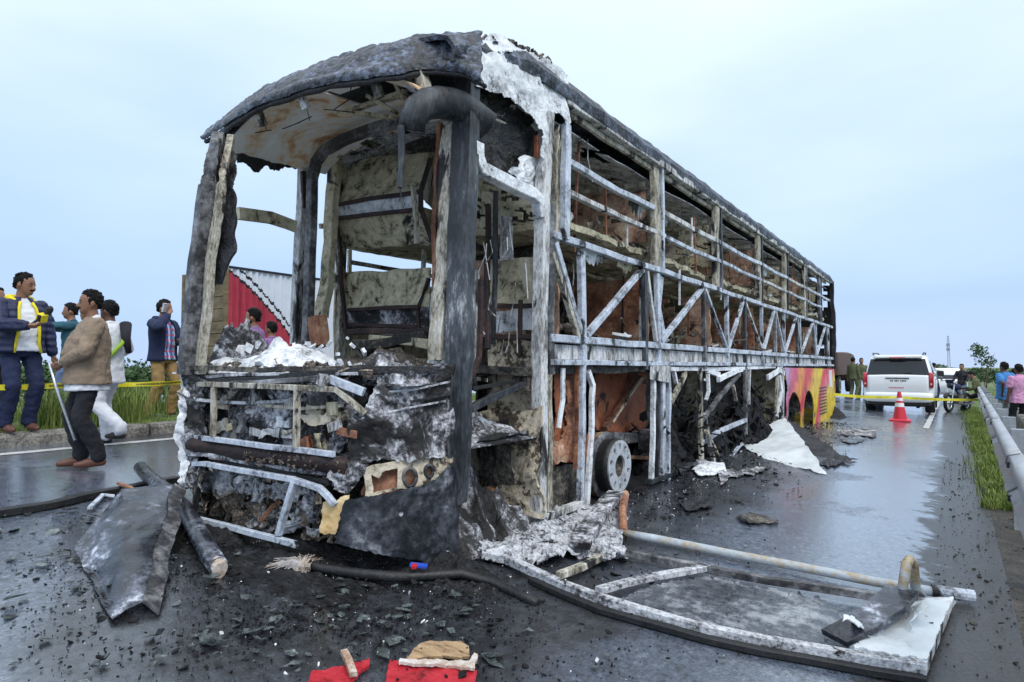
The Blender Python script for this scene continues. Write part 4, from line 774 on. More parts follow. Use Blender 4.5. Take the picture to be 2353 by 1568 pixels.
# big right cheek of the nose
part(psheet([(1078, 838), (1000, 840), (930, 848), (872, 868), (842, 905), (830, 940), (806, 985), (792, 1050), (800, 1075), (842, 1064), (950, 1052), (1078, 1046)], lambda x, y: FS(x, y, .01), 5, cr=.045, cf=5, rag=6), 'nose_cheek', 'ash_mottle', label='charred right cheek of the nose streaked with white ash')
part(psheet([(1036, 840), (1084, 838), (1062, 1052), (1030, 1052)], lambda x, y: FS(x, y, -.015), 5, cr=.012), 'cheek_edge', 'char_pillar')
part(psheet([(760, 1035), (812, 1045), (838, 1070), (830, 1110), (790, 1140), (760, 1120)], lambda x, y: FS(x, y, .02), 5, cr=.06, rag=8), 'nose_cheek', 'ash_mottle')
lamp = part(psheet([(836, 1072), (880, 1064), (960, 1054), (1044, 1046), (1042, 1080), (1002, 1102), (955, 1118), (838, 1140)], lambda x, y: FS(x, y, .03), 3.5, [[(852, 1090), (868, 1100), (880, 1086), (914, 1078), (912, 1122), (854, 1130)], circ(942, 1097, 15, 21), circ(986, 1083, 9, 14)], cr=.012, rag=2), 'lamp_housing', 'cream_peel', label='peeling cream lamp housing with two round holes')
part(psheet([(830, 1068), (1046, 1044), (1046, 1110), (840, 1140)], lambda x, y: FS(x, y, .11), 8, cr=.03), 'lamp_backing', 'rust', lamp)
for (cx, cy, rx, ry) in ((942, 1097, 15, 21), (986, 1083, 9, 14)):
    pts = [FS(x, y, .02) for x, y in circ(cx, cy, rx, ry, 18)]; b = MB(); b.tube(pts+[pts[0]], .011, 6); part(b, 'lamp_bezel', 'steel_soot', lamp, True)
part(psheet([(793, 1150), (860, 1141), (955, 1119), (1002, 1101), (1028, 1075), (1054, 1050), (1054, 1286), (1022, 1296), (900, 1279), (770, 1249), (786, 1205), (780, 1180)], lambda x, y: FS(x, y, -.03), 5, [circ(922, 1180, 6, 6)], cr=.012, cf=3, rag=3, th=.012), 'bumper_corner', 'soot_smear', label='blackened bumper corner plate hanging to the road')
part(psheet(circ(923, 1180, 11, 13), lambda x, y: FS(x, y, -.045), 3, cr=.012, rag=5), 'tow_eye', 'ash_mottle')
part(psheet(circ(1028, 1274, 7, 8), lambda x, y: FS(x, y, -.045), 3, cr=.005, rag=2), 'paint_chip', 'ash_white')
part(psheet([(742, 1156), (802, 1140), (797, 1172), (780, 1202), (770, 1230), (738, 1224)], lambda x, y: FS(x, y, .02), 5, cr=.015, rag=5), 'bumper_patch', 'paint_yellow_burnt', label='cream patch of unburnt bumper')
# engine-bay litter behind the bars
b = MB()
for i in range(520):
    x, y = random.uniform(440, 790), random.uniform(1085, 1245); p = onY(x, min(y, 1150+(x-420)*.37), random.uniform(2.55, 3.1))
    if random.random() < .22: b.beam([p, p+V((random.uniform(-.25, .25), random.uniform(-.15, .15), random.uniform(-.18, .12)))], .02, .018, ch=.1)
    else: b.flake(p, random.uniform(.015, .08), 1.5, .01)
o = part(b, 'cavity_litter', 'clutter'); o['kind'] = 'stuff'
for P, m, w in (([(500, 1110), (540, 1095), (600, 1092), (650, 1105)], 'ash_post', .03), ([(560, 1110), (620, 1122), (640, 1100)], 'steel_soot', .03), ([(480, 1100), (470, 1180)], 'rust', .04), ([(600, 1140), (585, 1215)], 'dark_frame', .05), ([(700, 1150), (740, 1152)], 'rust', .03), ([(720, 1120), (725, 1220)], 'tan_steel', .05), ([(560, 1150), (575, 1230)], 'dark_frame', .04)):
    part(MB().beam([onY(x, y, 2.72) for x, y in P], w, w, jit=.03), 'steering_rod', m)
# instrument shelf under ash
panel('dash_shelf', [V((-5.08, 2.62, 1.20)), V((-2.8, 2.62, 1.20)), V((-2.8, 3.3, 1.20)), V((-5.08, 3.3, 1.20))], 'ash_mottle', .05, 20)
heap(-4.25, 2.86, 1.22, .80, .36, .27, 'ash_white', 'dash_ash', bus, 56, 3, sharp=.45)
heap(-4.85, 2.98, 1.25, .28, .25, .36, 'ash_mottle', 'dash_ash', bus, 26, 6)
heap(-4.05, 2.80, 1.20, .22, .16, .36, 'ash_white', 'dash_ash', bus, 40, 4, sharp=.4)
heap(-3.55, 2.76, 1.18, .34, .20, .24, 'ash_white', 'dash_ash', bus, 40, 5, sharp=.6)
heap(-3.0, 2.9, 1.16, .35, .25, .18, 'ash_mottle', 'dash_ash', bus, 26, 8, sharp=.8)
b = MB()
for i in range(70):
    p = V((random.uniform(-5.0, -2.85), random.uniform(2.52, 2.66), 1.21+random.random()**2*.06)); b.flake(p, random.uniform(.015, .07), 1.4, .012)
o = part(b, 'dash_litter', 'clutter'); o['kind'] = 'stuff'
b = MB()
for i in range(60):
    p = V((random.uniform(-5.0, -3.1), random.uniform(2.55, 3.0), 1.25+random.random()**2*.2)); b.flake(p, random.uniform(.015, .06), 1.4, .02)
o = part(b, 'dash_litter', 'ash_white'); o['kind'] = 'stuff'
# cab floor litter and lower dark stuff behind the shelf
for P, m, w in (([(800, 765), (990, 762)], 'dark_frame', .05), ([(820, 790), (985, 775)], 'inner_dark', .09), ([(860, 780), (990, 790)], 'olive', .08)):
    part(MB().beam([onY(x, y, 3.9) for x, y in P], w, w, jit=.03), 'cab_frame', m)
heap(-4.0, 3.9, 1.2, .9, .35, .22, 'clutter', 'cab_ash', bus)

# ------------------------------------------------------------------ loose wreckage on the road
ramp_mat('fibre', [(.38, (.30, .18, .11)), (.5, (.52, .44, .38)), (.65, (.75, .76, .78))], 6, bump=.2, rough=(.8, 1))
def G(x, y, h=0): p = og(x, y); return V((p.x, p.y, gz(p.x, p.y)+h))
def one(mb, name, mat, label, cat, group=None, smooth=False):
    c = V((sum(p[0] for p in mb.v)/len(mb.v), sum(p[1] for p in mb.v)/len(mb.v), min(p[2] for p in mb.v)))
    return tag(mb.build(name, mat, None, smooth, c), label, cat, group)
# torn-off door lying flat
dr = thing('fallen_door', 'long torn-off bus door frame lying flat on the wet road', 'door', G(1700, 1400))
near = [(1112, 1290), (1165, 1302), (1220, 1328), (1290, 1362), (1380, 1398), (1500, 1432), (1620, 1466), (1740, 1492), (1860, 1514), (2000, 1542), (2126, 1562)]
far = [(1440, 1285), (1540, 1308), (1640, 1330), (1760, 1352), (1900, 1374), (2030, 1394), (2120, 1404)]
part(MB().beam([G(x, y, .045) for x, y in near], .052, .05, jit=.010, n=40), 'door_rail', 'ash_grey', dr)
part(MB().beam([G(x, y, .05) for x, y in far], .045, .045, jit=.008, n=30), 'door_rail', 'steel_soot', dr)
part(MB().beam([G(x, y+12, .02) for x, y in near[2:]], .05, .03, jit=.006, n=30), 'door_seal', 'rubber', dr)
part(MB().beam([G(1375, 1380, .055), G(1490, 1348, .055), G(1628, 1324, .055)], .055, .035, jit=.008), 'door_crossbar', 'ash_grey', dr)
part(MB().beam([G(1285, 1340, .05), G(1335, 1322, .05), G(1380, 1298, .05)], .05, .04, jit=.012), 'door_crossbar', 'tan_steel', dr)
part(psheet([(1985, 1500), (2110, 1415), (2190, 1406), (2128, 1560), (1960, 1528)], lambda x, y: G(x, y, .075), 8, cr=.008, rag=5, th=.02), 'door_plate', 'white_sheet', dr)
part(psheet([(2110, 1405), (2190, 1404), (2130, 1564), (2095, 1558)], lambda x, y: G(x, y, .05), 7, cr=.003, th=.06), 'door_plate', 'ash_post', dr)
part(psheet([(1985, 1462), (2075, 1425), (2140, 1468), (2085, 1490), (2060, 1515), (1940, 1508)], lambda x, y: G(x, y, .12+.05*math.sin(x*.03)), 8, cr=.03, rag=8), 'door_lining', 'white_sheet', dr)
ramp_mat('dusty_glass', [(.40, (.035, .04, .05)), (.50, (.09, .10, .12)), (.58, (.28, .30, .33)), (.70, (.55, .57, .6))], 2.2, bump=.12, rough=(.10, .5), mixfine=.45)
part(psheet([(1400, 1398), (1500, 1358), (1620, 1334), (1760, 1366), (1900, 1390), (1940, 1440), (1960, 1520), (1760, 1488), (1560, 1440)], lambda x, y: G(x, y, .028), 9, cr=.006, rag=14), 'door_pane', 'dusty_glass', dr)
part(MB().beam([G(1920, 1500, .07), G(1985, 1490, .12), G(2040, 1466, .17), G(2072, 1440, .2)], .16, .03, jit=.02), 'hinge_arm', 'scorched_sheet', dr)
P0 = G(2062, 1440, .1)
tp = [dep(2062, 1440, (P0-C0).dot(FW)) , dep(2068, 1400, (P0-C0).dot(FW)), dep(2076, 1340, (P0-C0).dot(FW)), dep(2083, 1296, (P0-C0).dot(FW)), dep(2090, 1286, (P0-C0).dot(FW)+.05), dep(2099, 1300, (P0-C0).dot(FW)+.1), dep(2104, 1350, (P0-C0).dot(FW)+.14)]
part(MB().tube(tp, .025, 12, .08), 'hinge_tube', 'pipe_worn', dr, True)
part(MB().beam([tp[-3], tp[-1], G(2118, 1385, .04)], .05, .02), 'hinge_gusset', 'pipe_worn', dr)
pp = [(1425, 1238), (1500, 1252), (1600, 1272), (1700, 1292), (1800, 1312), (1900, 1332), (2000, 1352), (2100, 1370), (2160, 1380), (2236, 1390)]
b = MB().tube([G(x, y, .045) for x, y in pp], .031, 12, .15)
pipe = one(b, 'fallen_pipe', 'pipe_worn', 'long worn metal pipe lying along the far side of the fallen door', 'pipe', None, True)
part(MB().tube([G(1432, 1240, .06), G(1430, 1215, .14), G(1436, 1190, .2)], .035, 8, .3), 'pipe_flange', 'rust', pipe)
part(MB().tube([G(2140, 1377, .052), G(2238, 1391, .052)], .037, 12, .02), 'pipe_end', 'steel', pipe)
# crumpled ash-grey lining between door and bus
b = psheet([(1062, 1240), (1120, 1215), (1200, 1190), (1290, 1178), (1400, 1180), (1430, 1200), (1425, 1250), (1450, 1290), (1400, 1312), (1330, 1285), (1250, 1310), (1180, 1300), (1110, 1290)], lambda x, y: G(x, y, .05+.05*N.noise(V((x*.02, y*.03, 1)))+.03*abs(N.noise(V((x*.06, y*.08, 2))))), 4, cr=.045, cf=9, rag=16)
one(b, 'crumpled_lining', 'ash_grey', 'crumpled ash-grey sheet at the bus end of the fallen door', 'scrap metal')
b = MB().beam([G(1330, 1290, .1), G(1370, 1240, .16), G(1412, 1192, .2)], .14, .05, jit=.04, n=12); one(b, 'bent_flap', 'ash_mottle', 'twisted grey flap standing out of the crumpled grey sheet', 'scrap metal')
b = psheet([(1052, 1120), (1085, 1122), (1120, 1170), (1142, 1205), (1120, 1225), (1054, 1222)], lambda x, y: G(x, 1232, 0)+V((0, .25, max(0, (1232-y)*.0026)+.02)), 6, cr=.03, rag=5)
one(b, 'torn_step_sheet', 'rust', 'rusty torn sheet leaning in the bus entrance', 'scrap metal')
b = MB().beam([G(1056, 1238, .05), G(1100, 1232, .06), G(1150, 1222, .07)], .06, .08, jit=.03, n=10); one(b, 'scorched_lath', 'paint_yellow_burnt', 'short scorched yellow lath on the ground at the bus entrance', 'scrap')
# curled black bonnet sheet on the left
A_, B_, C_, D_ = G(275, 1215, .27), G(396, 1205, .28), G(325, 1408, .05), G(258, 1436, .03)
E_ = G(172, 1275, .03)
def bon(u, v):
    a = V(E_).lerp(A_, min(1, u*1.6)) if u < .6 else A_.lerp(B_, (u-.6)/.4)
    a = E_.lerp(A_, u*2) if u < .5 else A_.lerp(B_, (u-.5)*2)
    c = D_.lerp(C_, u); p = a.lerp(c, v); p.z += .05*math.sin(u*3.1)*math.sin(v*3.1)-.06*math.sin(v*3.1)*(1-u)
    p.z = max(p.z, gz(p.x, p.y)+.012); return p+nv(p, 4, 2)*.016+nv(p, 11, 3)*.008
bn = one(MB().grid(bon, 44, 44, .006), 'bent_bonnet_sheet', 'scorched_sheet', 'blackened curved body panel lying on the road before the bus', 'body panel', None, True)
part(MB().grid(lambda u, v: V(bon(1, v)).lerp(V(bon(1, v))+V((.10, .03, -.05)), u)+V((0, 0, .004)), 3, 20, .012), 'folded_rim', 'steel_soot', bn)
b = MB().tube([G(322, 1112, .14), G(345, 1145, .16), G(385, 1185, .17), G(425, 1220, .14), G(455, 1262, .10), G(482, 1300, .07), G(502, 1325, .05)], .055, 12, .12)
tb = one(b, 'fallen_tube', 'scorched_sheet', 'thick bent sooty tube leaning over the blackened body panel', 'tube', None, True)
part(MB().tube([G(499, 1322, .055), G(507, 1330, .05)], .048, 12, .4), 'tube_end', 'fibre', tb)
b = MB().beam([G(-40, 1196, .03), G(120, 1168, .03), G(260, 1138, .03), G(410, 1108, .03)], .10, .05, jit=.012, n=24)
one(b, 'rubber_strip', 'rubber', 'long black rubber strip lying across the road left of the bus', 'rubber strip')
b = MB().beam([G(268, 1130, .08), G(300, 1152, .12), G(345, 1180, .10)], .03, .02, jit=.02); one(b, 'bent_lath', 'rust', 'thin brown bent lath on top of the blackened body panel', 'scrap')
b = MB().beam([G(205, 1178, .03), G(235, 1150, .05), G(262, 1148, .03)], .035, .02, jit=.015); one(b, 'bent_lath', 'steel', 'small pale bent lath beside the black rubber strip', 'scrap')
# hose, tuft, label
b = MB().tube([G(690, 1312, .05), G(740, 1326, .05), G(820, 1338, .05), G(900, 1346, .05), G(980, 1343, .05), G(1060, 1338, .05), G(1130, 1345, .02), G(1190, 1372, .015), G(1235, 1392, .01)], .029, 10, .3)
one(b, 'rubber_hose', 'rubber', 'long black charred hose on the ground before the bumper', 'hose', None, True)
b = MB()
c = G(655, 1322, .03)
for i in range(260):
    a = random.uniform(-.9, .9); d = V((math.cos(a+2.9), math.sin(a+2.9), 0)); p = c+V((.10, .05, 0))+V((random.uniform(-.03, .03), random.uniform(-.03, .03), random.uniform(-.01, .04))); b.tube([p, p+d*random.uniform(.04, .09)+V((0, 0, random.uniform(0, .03))), p+d*random.uniform(.08, .24)+V((0, 0, random.uniform(-.03, .01)))], .0022, 3)
b.grid(lambda u, v: c+V((.10-.20*u+.02*N.noise(V((u*5, v*5, 1))), .05-.04*u+.09*(v-.5)*(1-.5*u), .05*math.sin(v*3.14)*(1-.6*u)+.012*N.noise(V((u*14, v*14, 3))))), 14, 10, .006)
one(b, 'frayed_padding', 'fibre', 'frayed pale fibre tuft at the left end of the black hose', 'padding')
b = MB().box(G(962, 1342, .105), (.10, .045, .012), Euler((.1, .1, .6))); plain('label_blue', (.03, .08, .5), .4); plain('label_red', (.55, .02, .03), .4)
lb = one(b, 'hose_label', 'label_blue', 'tiny blue and red label lying on the black hose', 'label'); part(MB().box(G(952, 1345, .107), (.03, .046, .013), Euler((.1, .1, .6))), 'red_end', 'label_red', lb)
# red seat boards at the bottom edge
ramp_mat('red_vinyl', [(.36, (.10, .008, .01)), (.46, (.42, .018, .03)), (.7, (.60, .04, .06))], 5, bump=.2, rough=(.3, .6), mixfine=.4)
ramp_mat('raw_wood', [(.36, (.08, .05, .03)), (.46, (.34, .22, .12)), (.6, (.50, .35, .20)), (.7, (.62, .5, .36))], 6, bump=.3, stretch=(1, 4, 1))
def board(P, h, m, name, lab, cat, th=.012, cr=.012): return one(psheet(P, lambda x, y: G(x, y, h), 3.5, cr=cr, rag=3, th=th), name, m, lab, cat)
board([(880, 1600), (896, 1532), (1000, 1540), (1095, 1556), (1080, 1640), (880, 1640)], .022, 'red_vinyl', 'seat_board', 'larger red vinyl seat board at the bottom edge, under wood strips', 'seat board')
board([(700, 1600), (715, 1556), (780, 1548), (850, 1530), (845, 1545), (790, 1600)], .02, 'red_vinyl', 'seat_board', 'smaller red vinyl seat board at the bottom edge with a pale stick across', 'seat board')
board([(965, 1498), (985, 1490), (1060, 1494), (1080, 1505), (1080, 1528), (1060, 1532), (1000, 1528), (935, 1534)], .03, 'raw_wood', 'wood_strip', 'split piece of bare wood above the larger red seat board', 'wood')
board([(920, 1538), (1080, 1544), (1092, 1526), (1100, 1528), (1094, 1560), (915, 1546)], .04, 'fibre', 'wood_strip', 'narrow pale batten lying across the larger red seat board', 'wood')
one(MB().beam([G(790, 1530, .06), G(800, 1550, .06), G(812, 1580, .05)], .03, .02), 'wood_stick', 'fibre', 'pale stick lying across the smaller red seat board', 'wood')
# white torn skirt sheet leaning out, black sheet behind, flat sheets
def ql(P): f = q4(*[V(p) for p in P]); return f
wp = [(1803, 958), (1822, 985), (1860, 1030), (1897, 1090), (1868, 1088), (1862, 1080), (1800, 1072), (1780, 1060), (1768, 1068), (1735, 1042), (1704, 1024), (1730, 1022), (1762, 1010), (1776, 990), (1768, 978)]
def planemap(A, B, C_):
    n_ = (B-A).cross(C_-A)
    def f(x, y): r = ray(x, y); return C0+r*((A-C0).dot(n_)/r.dot(n_))
    return f
wmap = planemap(G(1704, 1026, .06), G(1897, 1092, .02), onX(1803, 958, -2.42))
one(psheet(wp, wmap, 4, cr=.03, cf=2, rag=3, th=.006), 'torn_skirt_sheet', 'white_sheet', 'big torn white metal sheet leaning from the bus onto the road', 'metal sheet')
bmap = planemap(G(1850, 1042, .04), G(1972, 1060, .02), onX(1806, 956, -2.42))
one(psheet([(1806, 958), (1836, 975), (1885, 1010), (1935, 1048), (1970, 1056), (1900, 1062), (1858, 1040), (1830, 990)], bmap, 4, cr=.03, cf=3, rag=3), 'black_skirt_sheet', 'soot', 'black twisted sheet behind the torn white one', 'metal sheet')
one(MB().beam([G(1780, 942, .5), G(1815, 950, .45)], .12, .10, jit=.06, n=8), 'charred_box', 'soot', 'charred lump at the foot of the painted skirt panel', 'scrap')
for P, m, lab in (([(1925, 990), (2016, 986), (2010, 1006), (1960, 1008), (1925, 1002)], 'ash_mottle', 'flat pale sheet on the road right of the bus tail'), ([(1930, 1012), (1975, 1006), (2000, 1012), (1950, 1024)], 'scorched_sheet', 'dark flat sheet on the road just before the pale one'), ([(1862, 1068), (1905, 1060), (1970, 1064), (1905, 1076)], 'soot', 'flat sooty strip at the foot of the black twisted sheet'), ([(1590, 1080), (1600, 1062), (1665, 1066), (1668, 1090), (1600, 1098)], 'ash_white', 'small white crumpled plate below the luggage bay'), ([(1650, 1090), (1670, 1082), (1760, 1078), (1755, 1090), (1690, 1100), (1655, 1120)], 'ash_mottle', 'thin grey plate beside the small white one'), ([(1690, 1192), (1740, 1186), (1800, 1205), (1720, 1210)], 'inner_dark', 'thin dark board lying alone on the road right of the wheel'), ([(1560, 1160), (1620, 1150), (1640, 1170), (1580, 1180)], 'soot', 'dark scrap plate on the road just right of the bare rim')):
    one(psheet(P, lambda x, y: G(x, y, .025+.02*N.noise(V((x*.05, y*.05, 3)))), 5, cr=.02, rag=5), 'scrap_plate', m, lab, 'scrap metal')
# greenish glass pieces, each its own, and fine burnt grit
shp = []
for i in range(8):
    b = MB(); b.flake((0, 0, .006), 1, 0, .12); me = b.build('glass_shard', 'shard'); shp.append(me.data); bpy.data.objects.remove(me)
n_sh = 0
while n_sh < 150:
    x, y = (random.uniform(0, 1560), random.uniform(1180, 1568)) if n_sh < 100 else (random.uniform(450, 1320), random.gauss(1430, 55))
    if (x < 400 and random.random() < .35) or (x > 1100 and y > 1350 and random.random() < .75): continue
    p = og(x, y)
    if p.y > fy(p.x, .2)+.3 and p.x < -2.6: continue
    if x < 180 and y > 1420 and random.random() < .5: continue
    s = random.uniform(.018, .055) if n_sh < 100 else random.uniform(.012, .045)/random.uniform(.45, 1)
    if random.random() < .12: s *= 1.6
    o = bpy.data.objects.new('glass_shard', random.choice(shp)); COL.objects.link(o)
    o.location = (p.x, p.y, gz(p.x, p.y)+.008+random.random()*.02); o.rotation_euler = (random.uniform(-.22, .22), random.uniform(-.22, .22), random.random()*6.3); o.scale = (s, s*random.uniform(.55, 1), s*.28)
    tag(o, *(('dark shard of broken glass on the bare wet road left of the bus nose', 'glass shard', 'shards on the wet road at the left') if x < 420 else ('grey-green glass shard on the char just above the red seat boards', 'glass shard', 'shards above the red seat boards') if 700 < x < 1130 and y > 1410 else ('glass shard on the char between the blackened body panel and the seat boards', 'glass shard', 'shards right of the blackened body panel') if x <= 700 else ('dull grey-green shard of broken glass among the char before the bumper', 'glass shard', 'shards among the char before the bumper') if x < 1100 else ('shard of broken glass lying about the fallen door', 'glass shard', 'shards about the fallen door'))); n_sh += 1
def scatter(name, n, dom, smin, smax, mat, label, cat, tilt=.6, th=.006):
    b = MB(); k = 0
    while k < n:
        x, y = dom()
        if N.noise(V((x*2.1, y*2.1, 4)))+.6*N.noise(V((x*6, y*6, 9))) < random.uniform(-.55, .35): continue
        p = V((x, y, gz(x, y)+.004+random.random()**3*.04)); b.flake(p, min(smax*2.2, smin*.8/random.random()**.6), tilt, th); k += 1
    return tag(b.build(name, mat), label, cat, None, 'stuff')
def dom_front():
    while 1:
        x, y = random.gauss(-3.0, .85), random.gauss(2.35, .6)
        if y > .9 and not (x < -2.6 and y > fy(x, .2)+.5): return x, y
def dom_side():
    while 1:
        y = random.uniform(3.2, 16.5); x = -2.7+abs(random.gauss(0, .55))
        if x < -.9: return x, y
def dom_left():
    while 1:
        x, y = random.gauss(-4.2, .7), random.gauss(1.75, .55)
        if y > .7 and y < 2.9: return x, y
scatter('burnt_grit', 5000, dom_front, .004, .015, 'flakes', 'black and white burnt grit covering the road before the bus', 'debris')
scatter('burnt_litter', 3600, dom_side, .006, .032, 'flakes', 'charred litter along the right side of the bus', 'debris')
scatter('dark_glass_litter', 420, dom_left, .010, .032, 'shard', 'small dark glass fragments on the wet road left of the bus nose', 'debris', .25)
scatter('ash_flecks', 260, dom_front, .002, .008, 'ash_white', 'white flecks of ash on the charred road', 'ash', 1.2)
scatter('ash_flecks', 500, dom_side, .004, .014, 'ash_white', 'white flecks of ash beside the luggage bay', 'ash', 1.2)
for a in ((-3.3, 2.35, .9, .35, .06), (-4.3, 2.3, .6, .4, .07), (-2.6, 2.9, .5, .3, .08), (-3.9, 2.75, .9, .3, .09)):
    o = heap(a[0], a[1], 0, a[2], a[3], a[4], 'flakes', 'char_heap', None, 40, 9, zf=gz, sharp=1.5); o['kind'] = 'stuff'
    tag(o, {-3.3: 'low heap of black char below the bumper beam', -4.3: 'heap of char at the left corner of the bus nose', -2.6: 'low char heap under the bumper corner plate', -3.9: 'char heap under the middle of the bus nose'}[a[0]], 'char')

# ------------------------------------------------------------------ people
plain('skin', (.25, .125, .075), .5, bump=.05); plain('skin_dark', (.11, .05, .03), .5)
plain('hair', (.006, .0055, .006), .6, spec=.15, bump=.5, bscale=120)
plain('eye', (.02, .015, .015), .2)
def cloth(name, col, var=.18, rough=.85, wr=.5, ws=9):
    m = plain(name, col, rough, var=var, scale=4, bump=wr, bscale=ws); return m
cloth('c_beige', (.26, .195, .14)); cloth('c_black', (.012, .013, .018), .3); cloth('c_navy', (.010, .016, .06), .3); cloth('c_white', (.72, .74, .80), .06)
cloth('c_teal', (.02, .09, .13)); cloth('c_jeans', (.10, .15, .28)); cloth('c_khaki', (.30, .19, .075)); cloth('c_pink', (.62, .30, .50)); cloth('c_blue', (.05, .20, .48))
cloth('c_green', (.09, .10, .045)); cloth('c_grey', (.33, .38, .40)); cloth('c_yellow', (.75, .62, .02)); cloth('c_purple', (.25, .14, .33)); cloth('c_dkblue', (.010, .018, .06)); cloth('c_hivis', (.30, .50, .04))
plain('leather', (.12, .045, .03), .5); plain('shoe_dark', (.02, .018, .018), .5); plain('cane', (.62, .66, .72), .25, .6)
def plaid():
    m = bpy.data.materials.new('c_plaid'); m.use_nodes = True; n, l = m.node_tree.nodes, m.node_tree.links; b = n['Principled BSDF']
    t = n.new('ShaderNodeTexCoord'); sp = n.new('ShaderNodeSeparateXYZ'); l.new(t.outputs['Object'], sp.inputs[0])
    def w(o, f, th):
        a = n.new('ShaderNodeMath'); a.operation = 'MULTIPLY'; l.new(o, a.inputs[0]); a.inputs[1].default_value = f
        s = n.new('ShaderNodeMath'); s.operation = 'SINE'; l.new(a.outputs[0], s.inputs[0]); g = n.new('ShaderNodeMath'); g.operation = 'GREATER_THAN'; l.new(s.outputs[0], g.inputs[0]); g.inputs[1].default_value = th; return g.outputs[0]
    def mix(f, a, c):
        k = n.new('ShaderNodeMix'); k.data_type = 'RGBA'; l.new(f, k.inputs[0])
        for i, q in ((6, a), (7, c)):
            if isinstance(q, tuple): k.inputs[i].default_value = rgba(q)
            else: l.new(q, k.inputs[i])
        return k.outputs[2]
    c = mix(w(sp.outputs['X'], 95, .2), (.06, .10, .38), (.22, .40, .62)); c = mix(w(sp.outputs['Z'], 80, .5), c, (.45, .06, .16)); c = mix(w(sp.outputs['X'], 60, .8), c, (.7, .72, .8))
    l.new(c, b.inputs['Base Color']); b.inputs['Roughness'].default_value = .8; MAT['c_plaid'] = m
plaid()
def puffer():
    m = cloth('c_puffer', (.010, .016, .06), .3, .62, .2); n, l = m.node_tree.nodes, m.node_tree.links
    t = n.new('ShaderNodeTexCoord'); wv = n.new('ShaderNodeTexWave'); wv.bands_direction = 'Z'; wv.inputs['Scale'].default_value = 4.2; wv.inputs['Distortion'].default_value = .6; l.new(t.outputs['Object'], wv.inputs['Vector'])
    bp = n.new('ShaderNodeBump'); bp.inputs['Strength'].default_value = .5; bp.inputs['Distance'].default_value = .02; l.new(wv.outputs['Fac'], bp.inputs['Height']); l.new(bp.outputs[0], n['Principled BSDF'].inputs['Normal'])
puffer()
TUFT = bpy.data.textures.new('tufts', 'CLOUDS'); TUFT.noise_scale = .022; TUFT.noise_depth = 1
WRK = bpy.data.textures.new('wrinkles', 'CLOUDS'); WRK.noise_scale = .075; WRK.noise_depth = 2
def cap(mb, p0, r0, p1, r1, n=12, flat=1.0, ax=None):
    p0, p1 = V(p0), V(p1); d = (p1-p0); L = d.length; d = d.normalized() if L > 1e-6 else V((0, 0, 1))
    u = V((0, 1, 0)) if abs(d.y) < .8 else V((1, 0, 0)); a = d.cross(u).normalized(); u = a.cross(d).normalized(); rs = []
    prof = [(-1, .05), (-.8, .6), (-.45, .89), (0, 1)]
    for h, k in prof: rs.append((p0+d*(h*r0), r0*k))
    for h, k in reversed(prof): rs.append((p1-d*(h*r1), r1*k))
    return mb.rings([[c+(a*math.cos(t)+u*math.sin(t)*flat)*r for t in [6.2832*i/n for i in range(n)]] for c, r in rs])
def ell(mb, c, r, rot=None, n=14, m=9):
    M = rot.to_matrix() if rot else Matrix.Identity(3); c = V(c)
    return mb.rings([[c+M @ V((r[0]*math.cos(t)*math.sin(f), r[1]*math.sin(t)*math.sin(f), r[2]*math.cos(f))) for t in [6.2832*i/n for i in range(n)]] for f in [math.pi*max(.03, min(.97, j/m)) for j in range(m+1)]])
def loft(mb, secs, n=20, M=None):
    return mb.rings([[(M @ V((cx+rx*math.copysign(abs(math.cos(t))**.85, math.cos(t)), cy+ry*math.copysign(abs(math.sin(t))**.85, math.sin(t)), z))) if M else V((cx+rx*math.cos(t), cy+ry*math.sin(t), z)) for t in [6.2832*i/n for i in range(n)]] for z, rx, ry, cx, cy in secs])
def ik(a, b, l1, l2, hint):
    a, b = V(a), V(b); d = b-a; L = min(d.length, (l1+l2)*.999); d = d.normalized(); b = a+d*L
    x = (l1*l1-l2*l2+L*L)/(2*L); h = math.sqrt(max(0, l1*l1-x*x)); hv = V(hint); hv = (hv-d*hv.dot(d)).normalized(); return a+d*x+hv*h, b
def fin(mb, name, mat, parent, vox, sm=4):
    o = mb.build(name, mat, None); o.parent = parent; o.matrix_parent_inverse = Matrix.Identity(4)
    if vox:
        r = o.modifiers.new('r', 'REMESH'); r.mode = 'VOXEL'; r.voxel_size = vox; r.use_smooth_shade = True
        s = o.modifiers.new('s', 'SMOOTH'); s.factor = .5; s.iterations = sm
        if name == 'hair': d = o.modifiers.new('d', 'DISPLACE'); d.texture = TUFT; d.strength = .022; d.mid_level = .45; d.texture_coords = 'LOCAL'
        if name in ('jacket', 'shirt', 'trousers', 'sleeve'):
            d = o.modifiers.new('d', 'DISPLACE'); d.texture = WRK; d.strength = .030; d.mid_level = .5; d.texture_coords = 'LOCAL'
    else: o.data.polygons.foreach_set('use_smooth', [True]*len(o.data.polygons))
    return o
